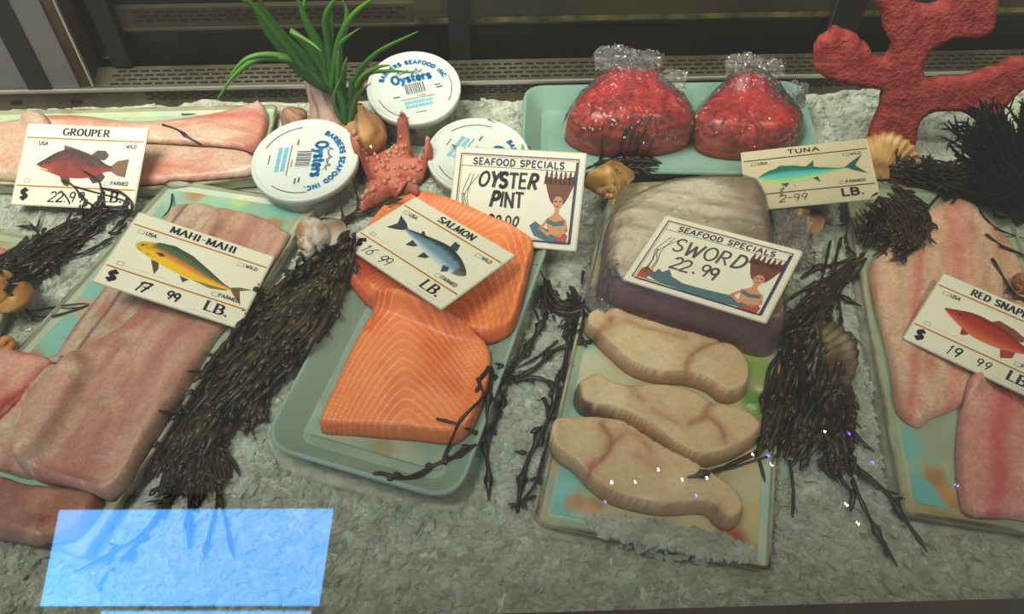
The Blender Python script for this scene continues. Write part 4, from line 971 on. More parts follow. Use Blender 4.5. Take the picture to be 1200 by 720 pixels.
def mermaid(I, long_tail):
    hair, skin, teal, rust = (112, 62, 48), (214, 150, 104), (74, 110, 116), (176, 84, 56)
    I.poly([(1.12, .05), (1.3, .05), (1.32, .14), (1.24, .22), (1.14, .15)], rust, 1)
    for k, x in enumerate(np.linspace(1.02, 1.32, 7)):   # hair floating up in strands
        I.poly([(x - .012, .66), (x + .03, .66), (x + .026, .77), (x + .006 + (k % 2) * .01, .815), (x - .002, .77)], hair, 1)
    I.poly([(1.01, .74), (1.05, .6), (1.09, .5), (1.12, .46), (1.24, .46), (1.28, .53), (1.33, .66), (1.35, .76), (1.18, .72)], hair, 1)
    I.poly([(1.16, .42), (1.20, .42), (1.205, .36), (1.27, .31), (1.28, .22), (1.25, .13), (1.16, .13), (1.10, .18), (1.08, .30), (1.15, .36)], skin, 2)   # neck, shoulders, torso
    I.poly(arc(1.18, .475, .052, .068, 0, 345, 16), skin, 3)
    I.stroke([(1.145, .49), (1.168, .49)], .012, (60, 36, 30), 4); I.stroke([(1.192, .49), (1.215, .49)], .012, (60, 36, 30), 4); I.stroke([(1.168, .437), (1.192, .437)], .012, (160, 60, 50), 4)
    I.poly([(1.08, .31), (1.17, .275), (1.27, .30), (1.275, .25), (1.17, .23), (1.08, .26)], teal, 3)
    I.stroke([(1.27, .30), (1.30, .20), (1.22, .14), (1.12, .17)], .032, skin, 3); I.stroke([(1.09, .29), (1.02, .2), (1.12, .14)], .03, skin, 3)
    if long_tail: I.poly([(1.2, .16), (1.0, .19), (.75, .17), (.55, .165), (.42, .21), (.36, .29), (.31, .23), (.26, .26), (.24, .19), (.16, .17), (.24, .12), (.36, .09), (.6, .075), (.9, .07), (1.15, .09)], teal, 2)
    else: I.poly([(1.2, .15), (1.06, .21), (.96, .27), (.9, .22), (.96, .12), (1.1, .07), (1.2, .08)], teal, 2)
def special(c, w, W, label, words, tail, dz=0., clear=True):
    root, f = card(c, w, W, label, dz=dz, clear=clear)
    L = Ink(f); L.frame(.065, .07, 1.355, .93, .014, (86, 88, 110)); L.frame(.085, .088, 1.336, .912, .006, (190, 110, 90)); L.rect(.07, .80, 1.34, .808, (120, 120, 130)); L.rect(1.33, .06, 1.352, .9, (50, 52, 84), 2); L.rect(.1, .055, 1.35, .073, (50, 52, 84), 2)
    L.build('border', ink, root, False, True)
    I = Ink(f); I.text('SEAFOOD SPECIALS', .71, .825, .066, .017, (74, 76, 92), center=True, sx=1.12, gap=.2); I.build('lettering', ink, root, False, True)
    M = Ink(f); mermaid(M, tail)
    for x, s in ((.14, .05), (.17, .12), (.2, .03), (.155, -.01)):
        M.stroke(spline([(x, .16), (x + .02 * s * 10, .35), (x - .02, .5), (x + s, .72 if s > 0 else .5)], 12), .008, (60, 64, 60))
    if tail: M.poly([(.1, .1), (.2, .1), (.25, .2), (.14, .25), (.1, .2)], (170, 84, 54)); M.rect(.1, .09, 1.15, .10, (190, 104, 74))
    o = M.build('printed_scene', ink, root, False, True); o['kind'] = 'stuff'
    P = Ink(f)
    for t, x, y, h, ww, cc in words: P.text(t, x, y, h, ww, cc, jit=.05, slant=.1, sx=.9)
    P.build('handwriting', ink, root, False, True)
    return root
special((.003, .1005, .0491), (.6468, -.2562, -.2048), .1358, 'oyster pint sign with a mermaid, standing before an oyster tub', [('OYSTER', .29, .60, .15, .036, (52, 52, 54)), ('PINT', .44, .40, .15, .036, (52, 52, 54)), ('20.00', .46, .2, .10, .026, (60, 60, 60))], False, clear=False)
special((.1818, -.0061, .0686), (-.0502, -.1636, -.5311), .1335, 'sword special sign with a mermaid, lying on the wrapped loin', [('SWORD', .27, .54, .18, .026, (92, 94, 88)), ('22.99', .34, .32, .16, .026, (84, 90, 84))], True)

# ------------------------------------------------------------------ oyster tubs
lidm = mat('white_lid', (206, 214, 204), .35, .5, sss=.1)
tubm = mat('clear_tub', (120, 116, 96), .12, .6, noise=([(.35, (70, 64, 48)), (.65, (140, 138, 116))], 40, 3), coat=.6)
def tub(c, tilt, spin, rad, label, height=.05):
    """c: centre of the lid; tilt: euler x, y"""
    c = np.array(c); Rm = np.array(Euler((tilt[0], tilt[1], 0)).to_matrix())
    f3 = lambda x, y, z: c + Rm @ np.array([x, y, z])
    root = thing('oyster_tub', c - np.array([0, 0, height]), label, 'tub', 'oyster tubs')
    def lathe(prof, m, nm, par, n=56):
        V = []; Fc = []
        for r, z in prof: V += [f3(r * math.cos(2 * math.pi * k / n), r * math.sin(2 * math.pi * k / n), z) for k in range(n)]
        for i in range(len(prof) - 1): Fc += [(i * n + k, i * n + (k + 1) % n, (i + 1) * n + (k + 1) % n, (i + 1) * n + k) for k in range(n)]
        Fc += [tuple(range(n))[::-1], tuple((len(prof) - 1) * n + k for k in range(n))]
        return obj(nm, V, Fc, m, par, True), V, Fc
    lathe([(rad * .86, -height), (rad * .89, -height + .002), (rad * .93, -.006), (rad * .93, -.003)], tubm, 'cup', root)
    lid, V, Fc = lathe([(rad * .965, -.0085), (rad * .995, -.008), (rad * 1.0, -.001), (rad * .985, .0006), (rad * .95, .0008), (rad * .925, -.0008), (rad * .90, -.0010), (rad * .2, -.0008)], lidm, 'lid', root)
    stamp(V, [Fc[-1]]); stamp(V, Fc[56 * 2:56 * 4])
    cs, sn = math.cos(spin), math.sin(spin)
    g = lambda x, y, lay=0: f3((x * cs - y * sn) * rad, (x * sn + y * cs) * rad, -.0006 + lay * .00022)
    BL = (30, 118, 176); I = Ink(g); K = (90, 92, 96)
    I.text('BARBERS SEAFOOD INC.', 0, 0, .09, .032, BL, arcr=(0, -.02, .68, math.radians(153), 1), sx=1.12, gap=.22)
    I.text('Oysters', 0, .17, .21, .060, BL, center=True, sx=.95, gap=.13)
    I.stroke(spline([(-.30, .40), (-.22, .50), (-.24, .44), (-.12, .42), (-.04, .50), (.0, .42), (.10, .43), (.16, .50), (.18, .42), (.28, .44)], 40), .022, (60, 130, 170))
    for k, (a0, a1) in enumerate(((55, 125), (190, 250), (-38, 12))):
        P = arc(0, -.02, .47 if k == 0 else .80, .47 if k == 0 else .80, a0, a1, 18); I.stroke(P, .016, K if k else (170, 110, 90))
    I.rect(-.20, -.17, .22, .12, (206, 210, 206))
    x = -.19
    while x < .2:
        ww = rnd.uniform(.008, .024); I.rect(x, -.16, x + ww, .11, (70, 74, 76), 2); x += ww + rnd.uniform(.008, .02)
    for y, a, b, cc, hh in ((-.30, -.34, .36, K, .02), (-.42, -.28, .30, (110, 180, 206), .075), (-.53, -.28, .30, (110, 180, 206), .075), (-.68, -.1, .1, K, .02)):
        x = a
        while x < b:
            ww = rnd.uniform(.02, .05); I.rect(x, y, x + ww, y + hh, cc); x += ww + .012
    for y, a, b in ((-.05, .44, .56), (-.12, .46, .6), (-.20, -.48, -.34)):
        I.rect(a, y, b, y + .03, K)
    I.rect(.02, -.245, .2, -.222, (214, 110, 110))
    I.build('lid_print', ink, lid, False, True)
    return root
tub(at(357, 186, .036), (math.radians(6), math.radians(-3)), math.radians(-92), .0575, 'oyster tub standing nearest the mahi-mahi board', .046)
tub(at(485, 102, .052), (math.radians(11), math.radians(2)), math.radians(16), .0525, 'oyster tub at the back by the metal rail, grass blades over its lid', .056)
tub(at(561, 182, .026), (math.radians(5), math.radians(4)), math.radians(-118), .0560, 'oyster tub half hidden behind the oyster pint sign', .036)
# ------------------------------------------------------------------ shells
shellm = mat('shell', rough=.42, spec=.5, attr=True, bump=(160, .25, .001))
def spiral_shell(c, dirv, L, label, cols, group=None, turns=5, ribs=0, up=(0, 0, 1), fat=.34, name='sea_shell', spikes=0., ground=None):
    """conical coiled shell: tip at -dir, opening at +dir"""
    c = np.array(c); d = np.array(dirv, float); d /= np.linalg.norm(d); u = np.cross(d, up); u /= np.linalg.norm(u); v = np.cross(u, d)
    N, M = 26 * turns, 14; V = []; C = []
    for i in range(N + 1):
        t = i / N; th = t * turns * 2 * math.pi; s = t ** 1.5
        rad = fat * L * s * .5; tr = fat * L * s * .62; ax = (-.5 + t ** .9 * .8) * L
        for j in range(M):
            ph = 2 * math.pi * j / M
            rr = tr * (1 + (.10 * math.cos(ribs * th) if ribs else 0)); ra = rad + rr * math.cos(ph); za = ax + rr * 1.25 * math.sin(ph)
            if spikes and abs(math.sin(ph) + .2) < .35 and math.cos(ph) > 0: ra += spikes * L * s * max(0, math.cos(th * 4)) ** 3
            V.append(c + d * za + (u * math.cos(th) + v * math.sin(th)) * ra)
            k = fbm(np.array(th * 2.3), np.array(ph * 1.1 + t * 9), 9, 3); C.append(lin(mix(np.array(cols[0], float), cols[1], float(sm((k - .42) * 4)))))
    Fc = [(i * M + j, i * M + (j + 1) % M, (i + 1) * M + (j + 1) % M, (i + 1) * M + j) for i in range(N) for j in range(M)] + [tuple(range(M))[::-1], tuple(N * M + j for j in range(M))]
    V = np.array(V); dz = V[:, 2].min(); gz = hm(c[0], c[1]); V[:, 2] += (gz if ground is None else ground) - dz - .001
    o = obj(name, V, Fc, shellm, None, True, np.array(C)); tag(o, label, 'shell', group); stamp_pts(np.repeat(V, 1, 0)); return o
def fan_shell(c, yaw, L, label, cols, pitch=.3, name='scallop_shell', ribs=14, lift=0.):
    c = np.array(c); Rm = np.array((Matrix.Rotation(yaw, 3, 'Z') @ Matrix.Rotation(pitch, 3, 'X'))); V = []; C = []; nr, na = 16, 64
    for layer in (0, 1):
        for i in range(nr + 1):
            r = i / nr
            for j in range(na + 1):
                a = (j / na - .5) * math.radians(150); rib = math.cos(a * ribs * 2.4)
                R_ = L * r * (1 + .02 * rib) * (1 - .12 * abs(a))
                h = .34 * L * math.sin(min(1, r * 1.0) * math.pi * .62) * math.cos(a * 1.05) ** .7 if abs(a) < 1.4 else 0
                p = np.array([R_ * math.sin(a), R_ * math.cos(a) - L * .5, h + .022 * L * rib * r - layer * .0015])
                V.append(c + Rm @ p); C.append(lin(mix(np.array(cols[0], float), cols[1], float(sm((vn(np.array(r * 7), np.array(a * 2), 4) - .4) * 3))) * (1 - .0 * layer)))
    m = (nr + 1) * (na + 1); Fc = []
    for i in range(nr):
        for j in range(na):
            a, b = i * (na + 1) + j, i * (na + 1) + j + 1; e, g_ = a + na + 1, b + na + 1
            Fc += [(a, e, g_, b), (m + a, m + b, m + g_, m + e)]
    ring = [i * (na + 1) for i in range(nr + 1)] + [nr * (na + 1) + j for j in range(1, na + 1)] + [i * (na + 1) + na for i in range(nr - 1, 0, -1)]
    for k in range(len(ring)): a, b = ring[k], ring[(k + 1) % len(ring)]; Fc.append((a, b, m + b, m + a))
    V = np.array(V); V[:, 2] += hm(c[0], c[1]) - V[:, 2].min() + lift
    o = obj(name, V, Fc, shellm, None, True, np.array(C)); tag(o, label, 'shell'); stamp_pts(V); return o
spiral_shell(at(366, 300, .012), at(392, 262, .012) - at(345, 332, .012), .078, 'white and tan conch shell by the right edge of the mahi-mahi board', ((206, 202, 190), (172, 128, 84)), fat=.30, turns=4, spikes=.02)
spiral_shell(at(2, 358, .012), (1, .5, .1), .052, 'orange-brown lumpy shell at the left edge under dark seaweed', ((206, 152, 78), (160, 106, 50)), fat=.46, turns=3, ribs=5, spikes=.03)
spiral_shell(at(712, 236, .012), (-.2, 1, .2), .052, 'tan spiny shell between the oyster pint sign and the wrapped loin', ((204, 164, 96), (150, 106, 56)), fat=.42, turns=4, ribs=4, spikes=.10)
fan_shell(at(1030, 196, .006), -.3, .050, 'tan ribbed shell at the foot of the red coral', ((206, 166, 104), (168, 122, 66)), .75)
fan_shell(at(968, 432, .02), -1.45, .056, 'green-brown shell wrapped in the thick seaweed right of the steaks', ((128, 118, 70), (80, 64, 38)), .5, lift=.012)
spiral_shell(at(925, 268, .012), (1, .7, .2), .050, 'brown and cream shell below the tuna sign', ((190, 150, 100), (92, 56, 36)), fat=.40, turns=4, ribs=4, spikes=.06, ground=.002)
spiral_shell(at(0, 398, .010), (1, -.2, .1), .022, 'small orange shell at the left edge below the lumpy one', ((206, 140, 74), (180, 110, 56)), fat=.42, turns=3)
spiral_shell(at(1190, 345, .012), (.5, .6, .1), .030, 'small orange-brown shell right of the snapper fillets', ((186, 120, 70), (140, 84, 48)), fat=.42, turns=3)

# ------------------------------------------------------------------ starfish
starm = mat('starfish', rough=.7, spec=.2, attr=True, bump=(300, .4, .0015))
def star_pts():
    c = np.array([463, 205.]); P = []
    tips = [(479, 172), (514, 199), (492, 252), (424, 246), (408, 198)]
    ang = [math.atan2(t[1] - c[1], t[0] - c[0]) for t in tips]
    for k in range(5):
        t = np.array(tips[k], float); d = (t - c) / np.linalg.norm(t - c); n = np.array([-d[1], d[0]])
        P += [tuple(c + d * 22 - n * 15), tuple(c + (t - c) * .72 - n * 9), tuple(t - n * 3), tuple(t + n * 3), tuple(c + (t - c) * .72 + n * 9), tuple(c + d * 22 + n * 15)]
    return P
def star_col(U, V, d, X, Y): return mix(np.broadcast_to((190, 116, 94), X.shape + (3,)), (168, 84, 68), sm((fbm(X * 70, Y * 70, 5) - .4) * 3))
so, sg = mound('starfish', star_pts(), .015, .012, star_col, starm, step=.0018, nz=.0015, nsc=120, lo=.2, bfloor=.004, soft=2)
tag(so, 'reddish-orange knobbly starfish between the oyster tubs and the salmon', 'starfish')
kb = MB(); vt = sg['Vt']; dd = sg['d'][sg['used']]
for i in rng.permutation(np.nonzero(dd > .003)[0])[:70]:
    p = vt[i]; r = rng.uniform(.0012, .0026)
    kb.tube([p - [0, 0, .001], p + [0, 0, r * 1.2], p + [0, 0, r * 2.2]], [r * 1.3, r, r * .4], 6)
k_ = kb.build('spine_nodules', mat('nodule', (200, 142, 118), .45), so); k_['kind'] = 'stuff'

# ------------------------------------------------------------------ artificial grass plant in its bulbs
leafm = mat('grass_leaf', rough=.42, spec=.4, attr=True)
bulbm = mat('bulb_skin', rough=.5, attr=True, bump=(120, .5, .003))
def bulb(c, axis, prof, label_cols, name, parent, seed, lump=.22):
    c = np.array(c); d = np.array(axis, float); d /= np.linalg.norm(d); u = np.cross(d, (0, 1, 0)); u /= np.linalg.norm(u); v = np.cross(d, u); n = 28; V = []; C = []
    pr = spline(prof, 26)
    for i, (r, z) in enumerate(pr):
        for k in range(n):
            a = 2 * math.pi * k / n; q = float(fbm(np.array(math.cos(a) * 2.5 + 5), np.array(math.sin(a) * 2.5 + z * 60), seed))
            rr = r * (1 + lump * 2 * (q - .5)) ; V.append(c + d * z + (u * math.cos(a) + v * math.sin(a)) * rr)
            st = float(vn(np.array(a * 5.), np.array(z * 20), seed)); C.append(lin(mix(np.array(label_cols[0], float), label_cols[1], float(sm((st * .6 + q * .4 - .4) * 4)))))
    Fc = [(i * n + k, i * n + (k + 1) % n, (i + 1) * n + (k + 1) % n, (i + 1) * n + k) for i in range(25) for k in range(n)] + [tuple(range(n))[::-1], tuple(25 * n + k for k in range(n))]
    return obj(name, V, Fc, bulbm, parent, True, np.array(C))
pl = thing('grass_plant', at(420, 180, .0), 'artificial green grass plant growing from brown bulbs at the back', 'plant')
BR = ((188, 140, 88), (112, 72, 44))
bb = at(430, 178, .004)
b1 = bulb(bb, (-.1, .25, 1), [(.004, -.002), (.020, .006), (.0265, .02), (.022, .036), (.012, .047), (.007, .056)], BR, 'bulb', pl, 3)
b2 = bulb(at(393, 160, .004), (-.22, .15, 1), [(.004, -.002), (.019, .006), (.024, .018), (.018, .032), (.013, .044), (.011, .062), (.009, .074)], ((196, 168, 150), (140, 96, 84)), 'bulb', pl, 8)
b3 = bulb(at(352, 150, .002), (-.5, .2, .8), [(.003, -.002), (.012, .004), (.016, .012), (.010, .022), (.004, .028)], ((176, 140, 108), (140, 100, 74)), 'bulb', pl, 12)
rt = MB()
for k in range(46):
    a = rng.uniform(0, 6.28); q = bb + np.array([math.cos(a) * .018, math.sin(a) * .018, .008]); e = bb + np.array([math.cos(a) * .027, math.sin(a) * .027, -.001]) + rng.normal(size=3) * .003
    e[2] = max(e[2], .0015); rt.tube(spline([q, (q + e) / 2 + [0, 0, .002], e], 6), [.0009, .0009, .0008, .0007, .0005, .0003], 4)
r_ = rt.build('roots', mat('root_fibre', (132, 104, 66), .7), pl); r_['kind'] = 'stuff'
def blade(P, wd, base_y, parent, dark=0., out=0.):
    """P photo guide points from root to tip; the blade leans forward from base_y by out at its tip"""
    q = spline(np.array(P, float), 22); pts = []
    for i, (x, y) in enumerate(q):
        t = i / 21; pts.append(at_y(x, y, base_y - out * t ** 1.5))
    pts = np.array(pts); T = np.gradient(pts, axis=0); T /= np.linalg.norm(T, axis=1)[:, None]
    V = []; C = []
    tw = rnd.uniform(-.5, .5)
    for i in range(22):
        t = i / 21; s = np.cross(T[i], (0.25 + tw * t, -.8, .5)); s /= np.linalg.norm(s) + 1e-9; nn = np.cross(s, T[i])
        w_ = wd * .5 * min(1, (t + .12) * 3.5) * (1 - t) ** .65 + .0003
        V += [pts[i] - s * w_, pts[i] - nn * w_ * .28, pts[i] + s * w_, pts[i] + nn * .0006 - nn * w_ * .2]
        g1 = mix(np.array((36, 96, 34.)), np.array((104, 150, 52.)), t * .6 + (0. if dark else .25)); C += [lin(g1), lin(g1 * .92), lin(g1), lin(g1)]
    Fc = []
    for i in range(21):
        a = i * 4; b = a + 4; Fc += [(a, a + 1, b + 1, b), (a + 1, a + 2, b + 2, b + 1), (a + 2, a + 3, b + 3, b + 2), (a + 3, a, b, b + 3)]
    Fc += [(3, 2, 1, 0), (84, 85, 86, 87)]
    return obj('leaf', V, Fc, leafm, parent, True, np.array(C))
Z = lambda *p: [(240 + x / 3, y / 3) for x, y in p]
by = float(at(400, 150, .02)[1]); by2 = float(at(430, 172, .02)[1]) + .012
for P, wd, dk, out in [
    (Z((440, 320), (350, 235), (215, 70), (120, -30)), .014, 1, .02), (Z((430, 320), (330, 240), (230, 120), (170, 20), (90, -20)), .013, 1, .01),
    (Z((435, 310), (330, 220), (200, 205), (110, 260), (40, 355)), .010, 0, .03), (Z((430, 310), (360, 235), (250, 195), (150, 205), (80, 275)), .010, 0, .02),
    (Z((440, 310), (420, 200), (365, 90), (320, -20)), .015, 1, .0), (Z((450, 310), (470, 160), (520, 55), (610, -20)), .011, 0, .02),
    (Z((455, 320), (440, 180), (425, 60), (470, -20)), .012, 1, .01), (Z((470, 320), (475, 200), (480, 150), (545, 98)), .008, 1, .02),
    (Z((450, 320), (400, 210), (330, 130), (300, 110), (370, 150), (410, 180)), .010, 0, .03), (Z((445, 330), (460, 210), (500, 60), (480, -10)), .010, 0, .0),
    (Z((450, 330), (410, 190), (350, 60), (355, -20)), .013, 1, -.01), (Z((440, 330), (380, 230), (270, 120), (200, 20), (190, -20)), .012, 1, .02),
    (Z((440, 330), (430, 240), (440, 130), (445, 20)), .015, 1, .01)]:
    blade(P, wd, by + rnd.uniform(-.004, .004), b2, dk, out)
for P, wd, dk, out in [
    (Z((500, 435), (525, 290), (600, 190), (750, 110)), .009, 1, .02), (Z((505, 430), (540, 290), (600, 240), (655, 228)), .007, 0, .03),
    (Z((500, 435), (560, 275), (640, 250), (755, 258)), .006, 0, .04), (Z((490, 435), (455, 350), (480, 268)), .008, 0, .01),
    (Z((510, 440), (535, 340), (585, 290)), .008, 0, .03), (Z((495, 440), (480, 340), (485, 270), (500, 200)), .014, 1, .0), (Z((505, 440), (520, 350), (510, 270)), .015, 1, .015), (Z((500, 440), (490, 360), (470, 300), (470, 180)), .013, 1, .0)]:
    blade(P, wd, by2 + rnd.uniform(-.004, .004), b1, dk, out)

# ------------------------------------------------------------------ red coral cut-out, standing
coralm = mat('red_coral', (176, 58, 52), .95, .05, noise=([(.3, (130, 50, 50)), (.5, (154, 64, 60)), (.75, (172, 84, 72))], 90, 6), bump=(240, .9, .004))
CO = [(350, -40), (395, 25), (402, 90), (430, 150), (424, 195), (400, 210), (370, 195), (345, 155), (300, 120), (262, 105), (240, 90), (215, 112), (168, 150), (160, 205), (175, 245), (230, 275), (300, 290), (350, 295), (395, 300), (400, 330), (385, 400), (352, 488), (392, 500), (430, 545), (450, 575), (478, 588), (500, 580), (515, 500), (530, 420), (560, 392), (600, 380), (680, 385), (720, 402), (780, 416), (810, 395), (850, 342), (905, 290), (915, 220), (860, 205), (830, 220), (760, 250), (690, 270), (620, 275), (552, 275), (545, 230), (560, 182), (600, 150), (660, 125), (740, 122), (790, 100), (800, 20), (790, -50), (640, -60), (630, -10), (600, 15), (560, 20), (510, 5), (490, -60)]
cy0 = float(at(1052, 192, .0)[1])
def coral():
    P2 = spline([(900 + x / 3, y / 3) for x, y in CO], 190, True)
    pts = []
    for x, y in P2:
        p = at_y(x, y, cy0)
        for _ in range(3): p = at_y(x, y, cy0 + .25 * max(p[2], 0))   # leans back a little
        pts.append((p[0], p[2]))
    pts = np.array(pts); st = .004
    pts += (np.stack([fbm(pts[:, 0] * 150, pts[:, 1] * 150, 3), fbm(pts[:, 0] * 150, pts[:, 1] * 150, 8)], 1) - .5) * .005
    lo, hi = pts.min(0) - st, pts.max(0) + st
    X, Z_ = np.meshgrid(np.arange(lo[0], hi[0], st), np.arange(lo[1], hi[1], st)); sd, near = poly_sd(X, Z_, pts)
    keep = sd > -st * .45; cell = keep[:-1, :-1] & keep[1:, :-1] & keep[:-1, 1:] & keep[1:, 1:]
    cnt = np.zeros(keep.shape, int); cnt[:-1, :-1] += cell; cnt[1:, :-1] += cell; cnt[:-1, 1:] += cell; cnt[1:, 1:] += cell
    used = cnt > 0; edge = used & (cnt < 4); X = np.where(edge, near[..., 0], X); Z_ = np.where(edge, near[..., 1], Z_); d = np.where(edge, 0, np.clip(sd, 0, None))
    th = .005 + .0022 * np.sqrt(np.clip(d / .004, 0, 1)) + (fbm(X * 70, Z_ * 70, 5) - .5) * .0025
    idx = -np.ones(X.shape, int); idx[used] = np.arange(used.sum()); n = int(used.sum()); iy, ix = np.nonzero(cell)
    q = np.stack([idx[iy, ix], idx[iy, ix + 1], idx[iy + 1, ix + 1], idx[iy + 1, ix]], 1).tolist()
    Yc = cy0 + .25 * np.clip(Z_, 0, None)
    V = np.concatenate([np.stack([X[used], (Yc - th)[used], Z_[used]], 1), np.stack([X[used], (Yc + th)[used], Z_[used]], 1)])
    Fc = [tuple(r) for r in q] + [tuple(k + n for k in r[::-1]) for r in q]; es = {(r[k], r[(k + 1) % 4]) for r in q for k in range(4)}
    Fc += [(a, a + n, b + n, b) for a, b in es if (b, a) not in es]
    return obj('red_coral', V, Fc, coralm)
tag(coral(), 'large red coral cut-out standing upright at the back right', 'coral')

# ------------------------------------------------------------------ seaweed
weed = mat('seaweed', (44, 38, 20), .42, .45, noise=([(.3, (22, 19, 10)), (.5, (46, 38, 20)), (.75, (84, 68, 32))], 45, 3), coat=.15)
weed_dark = mat('dark_seaweed', (26, 20, 14), .4, .5, noise=([(.3, (14, 12, 10)), (.7, (44, 34, 20))], 60, 3), coat=.2)
weed_brown = mat('brown_seaweed', (40, 32, 18), .34, .5, noise=([(.3, (24, 20, 12)), (.55, (50, 40, 22)), (.8, (82, 66, 32))], 50, 3), coat=.25)
weed_black = mat('black_seaweed', (14, 13, 12), .7, .3)
def frond_path(P, lift=0., jit=0., n=None):
    P = np.array(P, float)
    L = np.abs(np.diff(P[:, :2], axis=0)).sum(); n = n or max(6, int(L / 6)); q = spline(P[:, :2], n)
    q = q + np.cumsum(rng.normal(size=q.shape), 0) * jit
    W = np.array([hit(x, y, .0016 + lift) for x, y in q])
    for _ in range(2): W[1:-1] = (W[:-2] + 2 * W[1:-1] + W[2:]) / 4
    return W
def frond(P, r0, parent, m, lift=0., jit=.5, blad=.35, branch=.25, name='frond', bl=16, flat=.65):
    W = frond_path(P, lift, jit); n = len(W); b = MB()
    s = np.r_[0, np.cumsum(np.linalg.norm(np.diff(W, axis=0), axis=1))]
    r = r0 * (.65 + .5 * vn(s * 120, s * 0 + rnd.random() * 50, 3)); k = 0.
    while k < s[-1]:
        k += rnd.uniform(.012, .05)
        if rnd.random() < blad: r = r + r0 * 1.2 * np.exp(-((s - k) / .0045) ** 2)
    r = r * np.clip((s[-1] - s) / .012 + .3, 0, 1); W[:, 2] += r * .3
    b.tube(W, r, 5, flat=flat)
    for i in range(1, n - 2):
        if rnd.random() < branch:
            T = W[i + 1] - W[i]; T /= np.linalg.norm(T) + 1e-9; side = np.cross(T, (0, 0, 1)) * rnd.choice([-1, 1])
            L = rnd.uniform(.5, 1.2) * bl * .0009; d = T * rnd.uniform(.8, 1.5) + side * rnd.uniform(.35, .8) + np.array([0, 0, rnd.uniform(-.05, .2)]); d /= np.linalg.norm(d)
            pts = [W[i], W[i] + d * L * .5 + [0, 0, .001], W[i] + d * L]
            pts = spline(pts, 8); hh = hm(pts[:, 0], pts[:, 1]) + .001; pts[:, 2] = np.maximum(pts[:, 2], hh)
            b.tube(pts, np.array([.4, .42, .5, .75, 1., 1.02, .75, .3]) * r0, 6, flat=.55)
            if rnd.random() < .4:
                d2 = d + side * .8 * rnd.choice([-1, 1]); e = pts[3] + d2 * L * .5; e[2] = max(e[2], float(hm(e[0], e[1])) + .001)
                b.tube([pts[3], (pts[3] + e) / 2, e], [r0 * .5, r0 * .8, r0 * .25], 5, flat=.6)
    return b.build(name, m, parent)
def clump(label, base, guides, m=weed, singles=(), group=None, name='seaweed_clump'):
    t = thing(name, hit(*base), label, 'seaweed', group)
    for P, n, width, r0, lift, kw in guides:
        P = np.array(P, float)
        for k in range(n):
            a = rnd.uniform(0, .45); e = rnd.uniform(max(a + .45, .6), 1.05); m_ = len(P) - 1
            q = spline(P, 30)[int(a * 29):max(int(a * 29) + 6, int(min(e, 1) * 29) + 1)][::5]
            if len(q) < 3: continue
            off = rnd.uniform(-1, 1); tt = np.linspace(a, e, len(q))
            T = np.gradient(q[:, :2], axis=0); T /= np.linalg.norm(T, axis=1)[:, None] + 1e-9; N_ = np.stack([-T[:, 1], T[:, 0]], 1)
            ww = np.interp(tt, np.linspace(0, 1, len(width)), width)
            q = q[:, :2] + N_ * (off * ww + rnd.uniform(-.35, .35) * ww * (tt - a) / (e - a))[:, None]
            frond(q, r0 * rnd.uniform(.7, 1.2), t, m, lift=rnd.uniform(0, lift) * (1 - off * off), **kw)
    for P, r0, kw in singles: frond(P, r0 * .78, t, m, **kw)
    return t
Y4 = lambda *p: [(x / 4.235, 230 + y / 4.235) for x, y in p]
D_ = dict(branch=.22, blad=.25)
n0 = dict(branch=0., blad=.1, jit=.2); n1 = dict(branch=.12, blad=.5, jit=.3)
clump('dark seaweed clump below the grouper sign at the left', (50, 330),
      [(Y4((-60, 400), (60, 380), (200, 300), (330, 210), (480, 120), (540, 60)), 52, [20, 24, 22, 14, 8, 4], .0024, .012, D_),
       (Y4((-40, 330), (60, 370), (180, 330), (300, 280)), 16, [14, 16, 14, 8], .0022, .010, D_)],
      weed_dark, [(Y4((250, 310), (400, 290), (500, 240), (570, 200)), .0030, n0), (Y4((540, 190), (600, 140), (650, 90), (660, 40), (600, -20), (500, -40)), .0022, n1),
       (Y4((540, 180), (580, 190), (630, 130)), .0024, n1), (Y4((500, 60), (420, 20), (360, -60), (300, -80)), .0016, n0), (Y4((500, 50), (640, 60), (665, 80)), .0020, n0), (Y4((520, 60), (500, -40), (480, -80), (400, -130)), .0018, n0),
       (Y4((520, 60), (640, 40), (560, 0), (440, -30), (340, -60)), .0014, n0), (Y4((345, 115), (350, 40), (300, -30)), .0014, n0), (Y4((300, 200), (345, 110), (370, 60)), .0014, n0), (Y4((200, 230), (180, 160), (80, 150)), .0020, n0), (Y4((180, 170), (200, 110)), .0022, n0), (Y4((180, 170), (140, 130)), .0020, n0),
       (Y4((130, 480), (105, 540), (170, 590), (170, 620)), .0030, n0), (Y4((130, 580), (240, 555), (360, 540), (440, 540)), .0014, n0), (Y4((140, 590), (220, 605), (330, 580), (440, 545)), .0020, n0), (Y4((160, 590), (230, 560), (300, 555), (420, 552)), .0012, n0),
       (Y4((140, 490), (150, 540)), .0022, n0), (Y4((-20, 310), (30, 295), (100, 310)), .0026, n0), (Y4((290, 340), (290, 400)), .0022, n0), (Y4((250, 340), (255, 400)), .0020, n0), (Y4((390, 170), (430, 90)), .0018, n0)])
